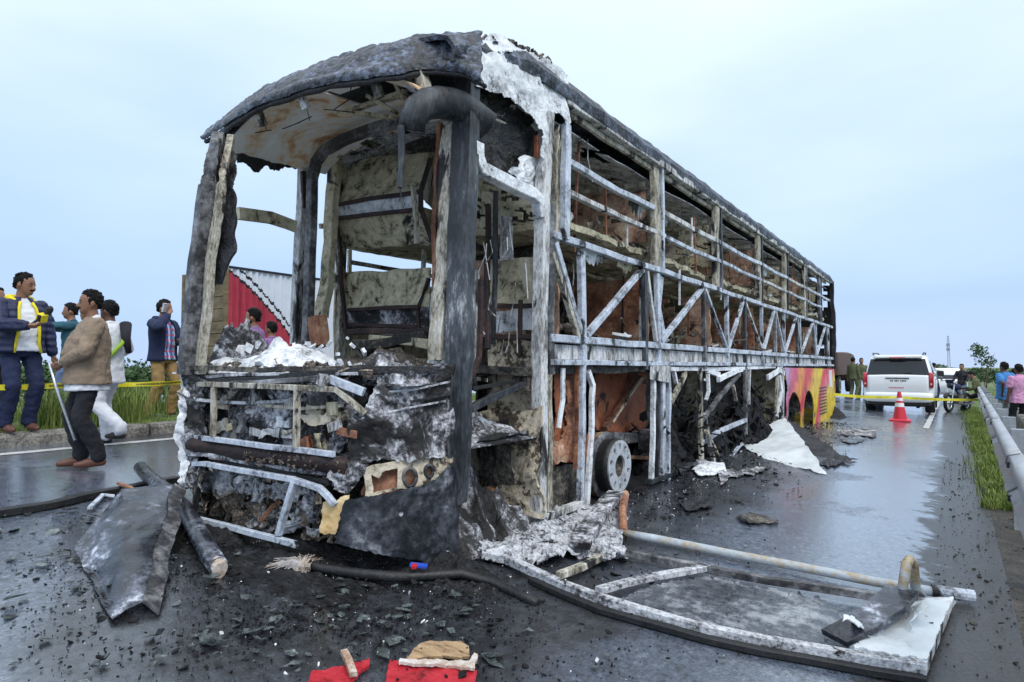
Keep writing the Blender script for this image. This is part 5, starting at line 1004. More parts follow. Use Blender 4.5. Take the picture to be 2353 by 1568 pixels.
def person(label, loc, face, H=1.7, belly=0., rh=(.26, .04, .80), lh=(-.26, .04, .80), rf=None, lf=None, headyaw=0, headpitch=0, top=('c_white', 'long'), under=None, legs='c_black', shoes='shoe_dark', skin='skin', hair=True, tache=False, beard=False, vox=.012, lean=0, pelvis=(0, 0, .93), eh=None, group=None, hem=.80, wide=1.0, openj=False, lining=None, fing=True, extra=None):
    s = H/1.7; w = wide
    PZ = V(pelvis); ML = Matrix.Translation(PZ) @ Matrix.Rotation(-lean, 4, 'X') @ Matrix.Translation(-V((0, 0, .93)))   # torso frame
    T = lambda p: ML @ V(p)
    SR, SL = T((.172*w, -.005, 1.365)), T((-.172*w, -.005, 1.365)); eh = eh or {}
    ER, WR = ik(SR, rh, .29, .26, eh.get('r', (.5, -1, -.4))); EL, WL = ik(SL, lh, .29, .26, eh.get('l', (-.5, -1, -.4)))
    rf = rf or (.11, 0, .085); lf = lf or (-.11, 0, .085)
    HR, HL = PZ+V((.095, 0, -.03)), PZ+V((-.095, 0, -.03))
    KR, AR = ik(HR, rf, .43, .42, (0.1, 1, 0)); KL, AL = ik(HL, lf, .43, .42, (-.1, 1, 0))
    b = MB(); TS = [(.86, .15, .10, 0, 0), (.95, .155+belly*.3, .105+belly*.5, 0, belly*.3), (1.08, .15+belly*.4, .10+belly*.8, 0, belly*.5), (1.22, .165*w+belly*.2, .112+belly*.4, 0, belly*.25), (1.32, .17*w, .106, 0, 0), (1.385, .125*w, .080, 0, -.01), (1.435, .068, .058, 0, -.01)]
    loft(b, TS, 20, ML)
    for S_, E_, W_ in ((SR, ER, WR), (SL, EL, WL)):
        cap(b, S_, .056, E_, .042); cap(b, E_, .041, W_, .028)
        d = (W_-E_).normalized(); side = V((1, 0, 0)) if W_ is WR else V((-1, 0, 0)); inn = d.cross(V((0, 1, 0))).normalized()
        fwd = V((0, 1, 0)); fwd = (fwd-d*fwd.dot(d)); fwd = fwd.normalized() if fwd.length > .2 else V((0, 0, 1)); nrm = d.cross(fwd).normalized()
        cap(b, W_, .027, W_+d*.07, .034, 10, .62)
        if fing:
            for q, (o_, L_) in enumerate(((-.027, .062), (-.009, .072), (.009, .068), (.026, .052))):
                k0 = W_+d*.085+fwd*o_; k1 = k0+d*L_*.5+nrm*.012*(1 if W_ is WL else -1); k2 = k1+d*L_*.3+nrm*.026*(1 if W_ is WL else -1); cap(b, k0, .0095, k1, .009, 6); cap(b, k1, .009, k2, .008, 6)
            cap(b, W_+d*.03+fwd*.028, .012, W_+d*.07+fwd*.052, .0095, 6)
        else: ell(b, W_+d*.10, (.03, .03, .05))
    for H_, K_, A_ in ((HR, KR, AR), (HL, KL, AL)):
        cap(b, H_, .085, K_, .055); cap(b, K_, .054, A_, .038); cap(b, A_+V((0, -.03, -.045)), .036, A_+V((0, .15, -.055)), .028, 10, .9)
    HM = ML @ Matrix.Translation((0, .015, 1.455)) @ Matrix.Rotation(headyaw, 4, 'Z') @ Matrix.Rotation(headpitch, 4, 'X')
    cap(b, T((0, -.012, 1.38)), .062, HM @ V((0, -.005, .05)), .055)
    loft(b, [(.015, .018, .02, 0, .062), (.03, .042, .045, 0, .045), (.055, .058, .066, 0, .028), (.09, .068, .083, 0, .012), (.135, .073, .092, 0, .004), (.175, .073, .094, 0, 0), (.21, .062, .080, 0, -.004), (.238, .036, .048, 0, -.008), (.247, .01, .015, 0, -.01)], 18, HM)
    cap(b, HM @ V((0, .092, .128)), .009, HM @ V((0, .112, .092)), .015, 8); cap(b, HM @ V((-.016, .094, .088)), .010, HM @ V((.016, .094, .088)), .010, 6)
    cap(b, HM @ V((-.024, .080, .060)), .009, HM @ V((.024, .080, .060)), .009, 6); cap(b, HM @ V((-.045, .078, .140)), .012, HM @ V((.045, .078, .140)), .012, 8)
    for sx in (-1, 1): ell(b, HM @ V((sx*.076, -.008, .112)), (.012, .020, .032), n=8, m=6)
    body = fin(b, 'person', skin, None, vox, 3); tag(body, label, 'person', group)
    body.location = V(loc); body.rotation_euler = (0, 0, face-math.pi/2); body.scale = (s, s, s)
    hv = max(vox*.75, .006) if vox else 0
    if hair:
        h = MB(); HT = HM @ Matrix.Translation((0, 0, .15)) @ Matrix.Rotation(.34, 4, 'X') @ Matrix.Translation((0, 0, -.15)); loft(h, [(.125, .071, .070, 0, -.022), (.145, .078, .082, 0, -.014), (.168, .079, .090, 0, -.008), (.190, .076, .094, 0, -.004), (.214, .066, .086, 0, -.004), (.238, .046, .062, 0, -.006), (.254, .018, .026, 0, -.008)], 18, HT)
        for sx in (-1, 1): cap(h, HM @ V((sx*.070, .018, .150)), .012, HM @ V((sx*.069, .016, .105)), .008, 6)
        loft(h, [(.075, .050, .02, 0, -.070), (.10, .064, .034, 0, -.062), (.15, .076, .05, 0, -.045)], 14, HM)
        for k in range(24):
            a = random.random()*6.28; f = random.uniform(.1, 1.1); ell(h, HM @ V((.075*math.cos(a)*math.sin(f), -.006+.09*math.sin(a)*math.sin(f), .185+.07*math.cos(f))), (.018, .018, .012), n=6, m=4)
        fin(h, 'hair', 'hair', body, hv, 1)
    if vox and vox < .014:
        for sx in (-1, 1):
            e_ = MB(); ell(e_, HM @ V((sx*.031, .086, .122)), (.012, .008, .006), n=8, m=6); fin(e_, 'eye', 'eye', body, 0)
            e_ = MB(); cap(e_, HM @ V((sx*.018, .093, .145)), .005, HM @ V((sx*.048, .082, .146)), .004, 6); fin(e_, 'eyebrow', 'hair', body, 0)
    if tache: h = MB(); cap(h, HM @ V((-.026, .090, .074)), .009, HM @ V((.026, .090, .074)), .009, 8); ell(h, HM @ V((0, .098, .076)), (.022, .010, .010)); fin(h, 'moustache', 'hair', body, 0)
    if beard: h = MB(); loft(h, [(.008, .025, .026, 0, .060), (.025, .047, .049, 0, .043), (.05, .061, .062, 0, .026), (.085, .070, .060, 0, .010)], 16, HM); fin(h, 'beard', 'hair', body, hv, 1)
    # trousers
    t = MB(); lz = pelvis[2]
    loft(t, [(.80, .155, .115, 0, 0), (.85, .160, .116+belly*.2, 0, belly*.1), (.90, .150+belly*.2, .104+belly*.2, 0, belly*.1)], 18, ML)
    for H_, K_, A_ in ((HR, KR, AR), (HL, KL, AL)):
        cap(t, H_+V((0, 0, -.03)), .094, K_, .076); cap(t, K_, .080, A_+V((0, -.01, .05)), .070); cap(t, A_+V((0, -.01, .05)), .070, A_+V((0, -.008, .012)), .072)
    fin(t, 'trousers', legs, body, vox*1.1)
    for A_ in (AR, AL):
        q = MB(); cap(q, A_+V((0, -.04, -.048)), .040, A_+V((0, .085, -.048)), .043, 12, .85); cap(q, A_+V((0, .06, -.052)), .043, A_+V((0, .165, -.060)), .030, 12, .9)
        fin(q, 'shoe', shoes, body, vox)
    # upper clothes
    def garment(name, mat, inf, hz, sl, opening=0, cuff=.97):
        g = MB(); sec = []
        for z, rx, ry, cx, cy in [(hz, .172+belly*.35, .126+belly*.55, 0, belly*.3)]+[q for q in TS if q[0] > max(hz+.05, .9)]:
            sec.append((z, rx+inf*(1 if z < 1.42 else .5), ry+inf*(1 if z < 1.42 else .5), cx, cy))
        if opening:
            n = 36
            def fn(u, v):
                x = v*(len(sec)-1); i = min(int(x), len(sec)-2); f = x-i; q = [a*(1-f)+c*f for a, c in zip(sec[i], sec[i+1])]
                op = opening*(.55+.45*(1-v)) ; a = math.pi/2+op+(2*math.pi-2*op)*u; return ML @ V((q[3]+q[1]*math.cos(a), q[4]+q[2]*math.sin(a), q[0]))
            g.grid(fn, n, 22, .018)
        else: loft(g, sec, 20, ML)
        tor = fin(g, name, mat, body, 0 if opening else vox) if name != 'kurta' else None
        for S_, E_, W_ in ((SR, ER, WR), (SL, EL, WL)):
            if sl is None: continue
            g = MB(); cap(g, S_+V((0, 0, -.018)), .062+inf*.6, E_, .052+inf*.6)
            if sl == 'long': cap(g, E_, .052+inf*.6, E_.lerp(W_, cuff-.08), .040+inf*.5)
            else: g = MB(); cap(g, S_, .066+inf*.7, S_.lerp(E_, .62), .062+inf)
            fin(g, 'sleeve', mat, body, vox)
        return tor
    if openj:
        garment('shirt', under, .012, hem+.02, None); j = garment('jacket', top[0], .036, hem, 'long', openj)
        c = MB(); cap(c, T((-.09, -.06, 1.43)), .045, T((.09, -.06, 1.43)), .045); cap(c, T((-.10, -.03, 1.425)), .040, T((-.085, .055, 1.395)), .030); cap(c, T((.10, -.03, 1.425)), .040, T((.085, .055, 1.395)), .030); fin(c, 'collar', lining or top[0], body, vox)
        if lining:
            sec = [q for q in TS if q[0] > .9]
            for sg in (1, -1):
                l_ = MB(); pts = []
                for z, rx, ry, cx, cy in [(hem, .168+belly*.35, .118+belly*.55, 0, belly*.3)]+sec[:-1]:
                    vv = (z-hem)/(1.44-hem); op = openj*(.55+.45*(1-vv)); a = math.pi/2+sg*op*.96; pts.append(T((cx+(rx+.038)*math.cos(a), cy+(ry+.038)*math.sin(a), z)))
                l_.tube(pts, .015, 6); fin(l_, 'lining', lining, body, 0)
    else:
        if under: garment('shirt', under, .012, hem-.06, 'long', cuff=1.04)
        garment('jacket' if under else 'shirt', top[0], .032 if under else .016, hem, top[1])
        c = MB(); cap(c, T((-.06, -.035, 1.435)), .034, T((.06, -.035, 1.435)), .034); cap(c, T((-.07, -.02, 1.43)), .028, T((-.03, .055, 1.39)), .022); cap(c, T((.07, -.02, 1.43)), .028, T((.03, .055, 1.39)), .022); fin(c, 'collar', under or top[0], body, vox)
    return body, (lambda p: body.location+Matrix.Rotation(face-math.pi/2, 3, 'Z') @ (V(p)*s)), (WR, WL, HM)
def facing(dx, dy=0, x=1176):                           # dx to the right and dy away, as seen along the sight line at x
    r = ray(x, 800); r = V((r.x, r.y, 0)).normalized(); f = V((r.y, -r.x, 0))*dx+r*dy; return math.atan2(f.y, f.x)
def feet(x, y, D, ground=None): p = dep(x, y, D); return V((p.x, p.y, ground if ground is not None else p.z))
MED = lambda p: .52+gdz(p.y)

# man with the cane
bp_, L, (WR, WL, HM) = person('man in beige jacket and black trousers leaning both hands on a white cane', feet(203, 1070, 6.05), facing(-1, -.10, 203), 1.69, .09, rh=(.10, .22, .98), lh=(-.10, .23, 1.0), top=('c_beige', 'long'), under='c_white', legs='c_black', shoes='leather', tache=True, hem=.79, wide=1.08, vox=.010, eh={'r': (1, -.5, -.1), 'l': (-1, -.5, -.1)}, rf=(.10, .06, .085), lf=(-.10, -.06, .085))
cn = MB().tube([L((0, .42, 1.03)), L((0, .44, .6)), L((0, .30, .02))], .011, 8)
a, c = L((.0, .455, 1.0)), L((0, .34, .22)); a = feet(150, 852, 5.95); c = feet(172, 1012, 5.9); 
one(MB().tube([L((0, .33, 1.0)), L((.0, .33, .95)).lerp(c, .3), c], .012, 10), 'walking_cane', 'cane', 'thin white cane held by the man in the beige jacket', 'cane', None, True)
# man with the microphone
p1 = feet(40, 990, 7.0)
bp_, L, (WR, WL, HM) = person('man in open navy puffer jacket with yellow lining and white shirt, holding a microphone', p1, facing(.40, -.9, 52), 1.76, .05, rh=(.10, .36, 1.12), lh=(-.30, .06, .80), headyaw=.6, headpitch=-.12, top=('c_puffer', 'long'), under='c_white', legs='c_dkblue', shoes='leather', beard=False, tache=True, hem=.84, wide=1.06, openj=.62, lining='c_yellow', vox=.010, eh={'r': (.8, -.3, -.8), 'l': (-.8, -.5, -.2)})
mc = thing('microphone', 'black foam microphone with a yellow cube held by the man in the puffer jacket', 'microphone', L((.03, .40, 1.17)))
mq = MB(); ell(mq, L((-.05, .47, 1.29)), (.036, .036, .05), Euler((0, .6, 0))); part(mq, 'foam_head', 'rubber', mc, True)
part(MB().box(L((0, .43, 1.205)), (.075, .075, .085), Euler((.2, .4, .5))), 'logo_cube', 'c_yellow', mc); part(MB().box(L((.012, .445, 1.20)), (.03, .08, .07), Euler((.2, .4, .5))), 'logo_band', 'c_black', mc); part(MB().tube([L((.09, .39, 1.12)), L((-.03, .45, 1.25))], .014, 8), 'handle', 'rubber', mc)
p6 = feet(-22, 985, 7.6)
person('person half cut off at the left edge in dark clothes', p6, facing(.6, -.8, 0), 1.72, top=('c_teal', 'long'), legs='c_black', vox=.02)
# teal shirt man filming
p3 = feet(158, 968, 9.6); p3.z = MED(p3)
bp_, L, (WR, WL, HM) = person('man in teal shirt filming with a raised phone behind the beige jacket', p3, facing(-1, .15, 158), 1.70, rh=(.08, .30, 1.50), lh=(-.06, .33, 1.50), top=('c_teal', 'long'), legs='c_jeans', vox=.016, eh={'r': (.9, .2, -.7), 'l': (-.9, .2, -.7)})
one(MB().box(L((0, .40, 1.56)), (.16, .012, .09), Euler((0, 0, 1.1))), 'raised_phone', 'rubber', 'dark phone held up by the man in the teal shirt', 'phone')
p3b = feet(196, 966, 10.2); p3b.z = MED(p3b)
person('man in white shirt almost hidden behind the beige jacket', p3b, facing(-.8, .5, 196), 1.72, top=('c_white', 'long'), legs='c_jeans', vox=.018)
# white kurta man stepping off the kerb
p4 = og(246, 1022); p4.z = gz(p4.x, p4.y)
bp_, L, (WR, WL, HM) = person('man in white shirt and trousers with a lime sash, stepping off the kerb', p4, facing(-.75, .65, 284), 1.66, rh=(.20, .20, 1.0), lh=(-.22, .14, .95), rf=(.10, .10, .085), lf=(-.10, -.25, .17), top=('c_white', 'long'), legs='c_white', shoes='shoe_dark', vox=.014, eh={'r': (1, -.3, -.2), 'l': (-1, -.3, -.2)}, hem=.72, skin='skin_dark')
part(MB().tube([L((.12, -.10, 1.42)), L((-.02, -.19, 1.2)), L((-.19, -.08, .95)), L((-.16, .10, .92))], .022, 8), 'sash', 'c_hivis', bp_, True)
part(MB().tube([L((.10, -.12, 1.43)), L((.02, -.20, 1.25)), L((.06, -.21, 1.08))], .065, 10, 0, .03), 'scarf', 'c_black', bp_, True)
# man on the phone
p5 = feet(370, 962, 9.2)
bp_, L, (WR, WL, HM) = person('man in navy jacket, plaid shirt and khaki trousers talking on a phone', p5, facing(.7, -.7, 370), 1.74, .02, rh=(.13, .20, 1.47), lh=(-.04, .27, 1.10), headyaw=.35, top=('c_dkblue', 'long'), under='c_plaid', legs='c_khaki', shoes='shoe_dark', beard=True, openj=.60, hem=.82, vox=.012, rf=(.17, -.04, .085), lf=(-.14, .04, .085), eh={'r': (.9, .5, -.8), 'l': (-.8, -.3, -.6)})
one(MB().box(L((.115, .13, 1.58)), (.03, .06, .13), Euler((.1, .3, .4))), 'mobile_phone', 'alloy', 'pale phone held to the ear of the man in khaki trousers', 'phone')
# two heads behind the dash, in front of the red container
pa = feet(585, 710, 8.4); pa.z = gz(pa.x, pa.y)+.0
person('man in purple shirt seen through the windscreen opening, before the red container', pa, facing(-.8, .3, 585), 1.70, top=('c_purple', 'short'), legs='c_black', vox=.016, beard=True)
pb = feet(625, 742, 9.8); pb.z = .33
person('dark-haired person right of the purple shirt, mostly hidden by the dash', pb, facing(-.6, .6, 625), 1.62, top=('c_purple', 'short'), legs='c_black', vox=.02)
# people beyond the bus tail
q = feet(1962, 918, 26.5); q.z = gz(q.x, q.y)
person('left one of two people in dark green uniform beside the white car', q, facing(.5, .9, 1970), 1.72, top=('c_green', 'long'), legs='c_green', vox=.02, fing=False)
q = feet(1981, 918, 27.2); q.z = gz(q.x, q.y)
person('right one of two people in dark green uniform beside the white car', q, facing(.2, -1, 1970), 1.72, top=('c_green', 'long'), legs='c_green', vox=.02, fing=False)
q = feet(2147, 907, 28); q.z = gz(q.x, q.y)
person('man in light grey shirt and jeans standing between the two white cars', q, facing(.4, 1, 2147), 1.70, top=('c_grey', 'long'), legs='c_dkblue', vox=.02, fing=False, rh=(.2, .2, 1.0), lh=(-.2, .2, 1.0))
q = feet(2212, 920, 27.6); q.z = gz(q.x, q.y)
person('man in black jacket standing behind the motorcycle', q, facing(-.3, -1, 2200), 1.72, top=('c_black', 'long'), legs='c_jeans', vox=.02, fing=False, rh=(.25, .3, .95), lh=(-.25, .3, .95))
q = V((.70, 27.2, gz(.5, 27.2)-.05))
person('man in khaki shirt sitting on the crash barrier', q, facing(-1, .05, 2250), 1.70, top=('c_green', 'long'), legs='c_black', vox=.02, fing=False, pelvis=(0, 0, .72), lean=.22, rf=(.12, .50, .085), lf=(-.10, .42, .085), rh=(.12, .38, .80), lh=(-.12, .36, .80), headpitch=-.3)
q = dep(2308, 833, 15.8); q.z -= 1.70
person('man in bright blue shirt standing beyond the crash barrier', q, facing(-.75, .75, 2308), 1.70, .04, top=('c_blue', 'short'), legs='c_grey', skin='skin_dark', vox=.014, lh=(-.2, -.12, .95), rh=(.2, -.12, .95), hem=.76)
q = dep(2341, 838, 15.0); q.z -= 1.70
person('man in pink shirt and black trousers beyond the crash barrier at the right edge', q, facing(-.5, .85, 2340), 1.70, .03, top=('c_pink', 'short'), legs='c_black', skin='skin_dark', vox=.014, hem=.78)
q = dep(2331, 845, 18.5); q.z -= 1.70
person('person in grey between the blue and the pink shirt, mostly hidden', q, facing(-.5, .85, 2340), 1.66, top=('c_grey', 'short'), legs='c_black', skin='skin_dark', vox=.02, fing=False)

# ------------------------------------------------------------------ vehicles
def carpaint(name, col, rough=.25):
    plain(name, col, rough, var=.03, coat=.6)
carpaint('car_white', (.84, .86, .88)); plain('glass_dark', (.012, .016, .022), .06, var=.05); plain('black_plastic', (.018, .018, .02), .5); plain('lamp_red', (.45, .012, .03), .15, coat=.5); plain('lamp_pale', (.7, .4, .4), .15)
plain('plate_white', (.75, .75, .72), .4, var=.03); plain('ink', (.04, .04, .05), .5); plain('sticker_red', (.62, .10, .13), .4); plain('chrome', (.6, .62, .65), .15, .8); plain('tyre', (.015, .015, .016), .75, bump=.2); plain('lamp_amber', (.75, .35, .04), .2)
def wheel(parent, c, r, w, rim='alloy', name='wheel', axis='X'):
    b = MB(); c = V(c); prof = [(-w/2, r*.62), (-w/2, r*.93), (-w/2+.02, r), (w/2-.02, r), (w/2, r*.93), (w/2, r*.62)]
    b.rings([[c+V((x, math.cos(t)*q, math.sin(t)*q)) for t in [6.2832*k/28 for k in range(28)]] for x, q in prof])
    o = part(b, name, 'tyre', parent, True)
    for sg in (-1, 1):
        d = MB().grid(lambda u, v: c+V((sg*(w/2-.015+.012*v), math.cos(u*6.2832)*r*.62*(.05+.95*v), math.sin(u*6.2832)*r*.62*(.05+.95*v))), 30, 5, .012, lambda u, v: not (.35 < v < .85 and abs((u*5) % 1-.5) < .28)); part(d, 'rim', rim, o)
    return o
def rbox(mb, secs, n=24, p=.32):
    """rounded box lofted along y: (y, half width, z0, z1)"""
    rs = []
    for y, hw, z0, z1 in secs:
        cz, hz = (z0+z1)/2, (z1-z0)/2; ring = []
        for k in range(n):
            t = 6.2832*(k+.5)/n; a, c = math.cos(t), math.sin(t); ring.append(V((hw*math.copysign(abs(a)**p, a), y, cz+hz*math.copysign(abs(c)**p, c))))
        rs.append(ring)
    return mb.rings(rs)
def xf(mb, loc, rz=0):
    M = Matrix.Translation(loc) @ Matrix.Rotation(rz, 4, 'Z'); mb.v = [tuple(M @ V(p)) for p in mb.v]; return mb
sv0 = V((-1.42, 22.6, gz(-1.42, 24)))
suv = thing('parked_suv', 'big white sport utility car seen from behind, beyond the bus tail', 'car', sv0)
suv.rotation_euler = (0, 0, 0)
def sp(mb, name, mat, parent=None, smooth=False): return part(xf(mb, sv0), name, mat, parent or suv, smooth)
body = sp(rbox(MB(), [(0, .80, .52, 1.10), (.04, .88, .46, 1.16), (.14, .93, .42, 1.18), (.9, .955, .38, 1.18), (3.2, .955, .38, 1.16), (4.0, .94, .40, 1.12), (4.45, .88, .45, 1.05), (4.62, .78, .5, .95)], 28, .28), 'body', 'car_white', None, True)
cab = MB(); secs = []
for z, y0, y1, hw in ((1.10, .05, 3.45, .915), (1.2, .07, 3.35, .905), (1.45, .16, 2.95, .85), (1.66, .27, 2.55, .79), (1.74, .36, 2.4, .75), (1.79, .50, 2.25, .68), (1.80, .8, 2.0, .5)):
    ring = []
    for k in range(28):
        t = 6.2832*(k+.5)/28; a, c = math.cos(t), math.sin(t); ring.append(V((hw*math.copysign(abs(a)**.22, a), (y0+y1)/2+(y1-y0)/2*math.copysign(abs(c)**.22, c), z)))
    secs.append(ring)
sp(cab.rings(secs), 'cabin', 'car_white', None, True)
def rearq(x0, x1, z0, z1, off, tx0=None, tx1=None):
    yy = lambda z: (.05+(z-1.1)*.33 if z > 1.1 else .03)-off
    tx0 = x0 if tx0 is None else tx0; tx1 = x1 if tx1 is None else tx1
    return MB().grid(lambda u, v: V(((x0+(x1-x0)*u)*(1-v)+(tx0+(tx1-tx0)*u)*v, yy(z0+(z1-z0)*v)+.05*abs(u-.5)**3*8*.3, z0+(z1-z0)*v)), 14, 8, .02)
sp(rearq(-.83, .83, 1.16, 1.66, .035, -.72, .72), 'rear_window', 'glass_dark')
sp(MB().box((0, .20, 1.73), (1.30, .34, .045), Euler((.05, 0, 0))), 'spoiler', 'car_white'); sp(MB().box((0, .02, 1.70), (.42, .04, .025)), 'brake_lamp', 'lamp_red')
sp(MB().grid(lambda u, v: V((-.80+1.6*u, -.025-.03*math.sin(v*3.1), .62+.54*v+.02*math.sin(u*3.1))), 20, 10, .03), 'tailgate', 'car_white', None, True)
for s_ in (-1, 1):
    l_ = sp(rbox(MB(), [(-.05, .05, .80, 1.22), (0, .065, .78, 1.25), (.12, .065, .78, 1.25)], 16, .4), 'tail_lamp', 'lamp_red', None, True); l_.location.x += s_*.865
    q = sp(MB().box((s_*.865, -.055, .90), (.05, .02, .05)), 'reverse_lamp', 'lamp_pale', l_); sp(MB().box((s_*.60, -.05, .48), (.16, .02, .05)), 'reflector', 'lamp_red' if s_ < 0 else 'lamp_amber')
    sp(MB().tube([(s_*.66, .35, 1.80), (s_*.68, .5, 1.85), (s_*.68, 2.1, 1.87), (s_*.66, 2.3, 1.82)], .02, 8), 'roof_rail', 'black_plastic')
    for y0, y1, tz in ((.55, 1.25, 1.62), (1.32, 2.1, 1.62), (2.18, 2.9, 1.60)):
        sp(MB().grid(lambda u, v: V((s_*(.925-.135*v+.006), y0+(y1-y0)*u-.0+.12*v*(1 if y0 < 2 else -.6), 1.2+(tz-1.2)*v)), 6, 5, .012), 'side_window', 'glass_dark')
    sp(rbox(MB(), [(2.62, .09, 1.12, 1.28), (2.75, .10, 1.10, 1.30)], 12, .5), 'wing_mirror', 'black_plastic').location.x += s_*1.06
    for y in (.78, 3.68): wheel(suv, sv0+V((s_*.80, y, .37)), .37, .25)
    sp(MB().box((s_*.5, 1.2, .2), (.08, 2.0, .08)), 'chassis_rail', 'black_plastic')
sp(rbox(MB(), [(-.10, .78, .36, .56), (-.06, .90, .34, .64), (.1, .93, .34, .64)], 20, .3), 'bumper', 'car_white', None, True); sp(rbox(MB(), [(-.06, .80, .26, .40), (.15, .86, .24, .42)], 16, .3), 'bumper_skirt', 'black_plastic')
sp(MB().box((0, .5, .30), (1.4, .5, .2)), 'underbody', 'black_plastic')
pt = sp(MB().box((.02, -.062, .99), (.46, .012, .11)), 'number_plate', 'plate_white')
for i, wd in enumerate((.025, .03, 0, .03, .03, .025, 0, .03, .028, .03, .028)):
    if wd: sp(MB().box((-.17+i*.038, -.070, .99), (wd*.75, .004, .055)), 'plate_character', 'ink', pt)
sp(MB().box((0, -.065, 1.075), (.62, .03, .03)), 'trim_bar', 'black_plastic'); sp(MB().box((-.03, -.058, .80), (.40, .01, .07)), 'red_sticker', 'sticker_red'); sp(MB().box((-.52, -.058, .98), (.20, .01, .03)), 'badge', 'chrome')
sp(MB().box((.52, -.058, .98), (.16, .01, .025)), 'badge', 'chrome'); sp(MB().tube([(-.02, .0, 1.17), (.15, -.02, 1.22), (.36, .02, 1.26)], .012, 6), 'wiper', 'black_plastic')
# second white car farther on
cv0 = V((-.35, 35, gz(-.4, 35)))
car2 = thing('parked_car', 'white car parked farther on beyond the man in jeans', 'car', cv0)
def cp(mb, name, mat, smooth=False): return part(xf(mb, cv0), name, mat, car2, smooth)
cp(rbox(MB(), [(0, .72, .45, .95), (.1, .84, .3, 1.0), (1, .88, .25, 1.02), (3.4, .86, .25, .98), (4.1, .7, .35, .8)], 20, .3), 'body', 'car_white', True)
cb = MB(); cb.rings([[V((hw*math.copysign(abs(math.cos(t))**.3, math.cos(t)), (y0+y1)/2+(y1-y0)/2*math.copysign(abs(math.sin(t))**.3, math.sin(t)), z)) for t in [6.2832*(k+.5)/20 for k in range(20)]] for z, y0, y1, hw in ((.95, .1, 3.2, .82), (1.4, .4, 2.4, .68), (1.5, .7, 2.1, .55))]); cp(cb, 'cabin', 'car_white', True)
cp(MB().grid(lambda u, v: V(((-.68+1.36*u)*(1-.15*v), .13+.28*v, 1.0+.36*v)), 6, 4, .02), 'rear_window', 'glass_dark')
for s_ in (-1, 1):
    cp(MB().grid(lambda u, v: V((s_*(.825-.12*v), .6+1.9*u*(1-.2*v), 1.0+.34*v)), 6, 4, .02), 'side_window', 'glass_dark'); cp(MB().box((s_*.68, .0, .80), (.2, .06, .16)), 'tail_lamp', 'lamp_red')
    for y in (.75, 3.3): wheel(car2, cv0+V((s_*.74, y, .3)), .3, .2)
# brown lorry tail beyond the bus
tv0 = V((-5.15, 29.5, gz(-5, 29)))
trk = thing('brown_lorry', 'brown lorry standing beyond the bus tail', 'lorry', tv0); plain('brown_paint', (.09, .045, .028), .6)
def tp_(mb, name, mat): return part(xf(mb, tv0), name, mat, trk)
tp_(MB().box((0, 2.4, 1.35), (2.3, 4.6, .95)), 'cargo_box', 'brown_paint'); tp_(MB().box((0, 2.5, .78), (1.0, 4.8, .16)), 'chassis', 'black_plastic')
for i in range(6): tp_(MB().box((-1.0+i*.4, .07, 1.35), (.06, .06, .95)), 'box_rib', 'brown_paint')
tp_(rbox(MB(), [(4.9, 1.05, .6, 1.85), (5.2, 1.1, .6, 1.95), (6.2, 1.1, .6, 1.9), (6.4, 1.0, .7, 1.4)], 20, .25), 'cab', 'brown_paint')
for s_ in (-1, 1):
    tp_(MB().box((s_*.8, .03, .72), (.2, .05, .1)), 'tail_lamp', 'lamp_red')
    for y in (1.0, 5.2): wheel(trk, tv0+V((s_*.95, y, .42)), .42, .3)
# container lorry on the other carriageway
ramp_mat('container_red', [(.36, (.22, .015, .03)), (.5, (.36, .022, .05)), (.66, (.44, .05, .08))], 1.5, stretch=(1, 4, .4), bump=.1, rough=(.4, .6)); plain('container_white', (.62, .66, .74), .45, var=.06)
ramp_mat('ochre_board', [(.36, (.06, .045, .025)), (.5, (.17, .125, .06)), (.66, (.28, .22, .12))], 2, stretch=(1, .4, 3), bump=.4)
ct = thing('container_lorry', 'lorry with a red and white ribbed container on the other carriageway', 'lorry', (-14.7, 13, .36))
def ribs(u): return .025*(1 if math.sin(u*2*math.pi*72) > 0 else -1)
X0 = -13.5; cy0, cy1, cz0, cz1 = 7.92, 19.5, 1.15, 3.50
def stripe(Y): t = (Y-cy0); return cz1-.02-(t*.60+.16*t*t) if t > 0 else cz1
def side(mat, name, kp):
    return part(MB().grid(lambda u, v: V((X0+ribs(u), cy0+(cy1-cy0)*u, cz0+(cz1-cz0)*v)), 288, 90, .02, lambda u, v: kp(cy0+(cy1-cy0)*u, cz0+(cz1-cz0)*v)), name, mat, ct)
side('container_red', 'red_side', lambda Y, z: z < stripe(Y)-.06); side('c_black', 'swoosh', lambda Y, z: stripe(Y)-.06 <= z < stripe(Y)+.01); side('container_white', 'white_swoosh', lambda Y, z: stripe(Y)+.01 <= z < stripe(Y)+.16); side('c_black', 'swoosh', lambda Y, z: stripe(Y)+.16 <= z < stripe(Y)+.23); side('container_white', 'white_side', lambda Y, z: z >= stripe(Y)+.23)
part(MB().box((X0-.98, (cy0+cy1)/2, cz1+.0), (1.92, cy1-cy0, .06)), 'container_roof', 'container_white', ct); part(MB().box((X0-1.92, (cy0+cy1)/2, 2.3), (.04, cy1-cy0, 2.3)), 'far_side', 'container_white', ct)
part(MB().box((X0-.98, cy0+.03, 2.32), (1.86, .06, 2.3)), 'container_end', 'ochre_board', ct); part(MB().box((X0-1.25, (cy0+cy1)/2, 1.0), (1.0, cy1-cy0, .22)), 'chassis', 'black_plastic', ct)
part(MB().beam([V((X0+.03, cy0, cz1+.03)), V((X0+.03, cy1, cz1+.03))], .05, .05), 'top_rail', 'c_black', ct)
for s_ in (-.3, -2.2):
    for y in (9.2, 10.4, 17.6): wheel(ct, V((X0+s_, y, .36+.5)), .5, .32)
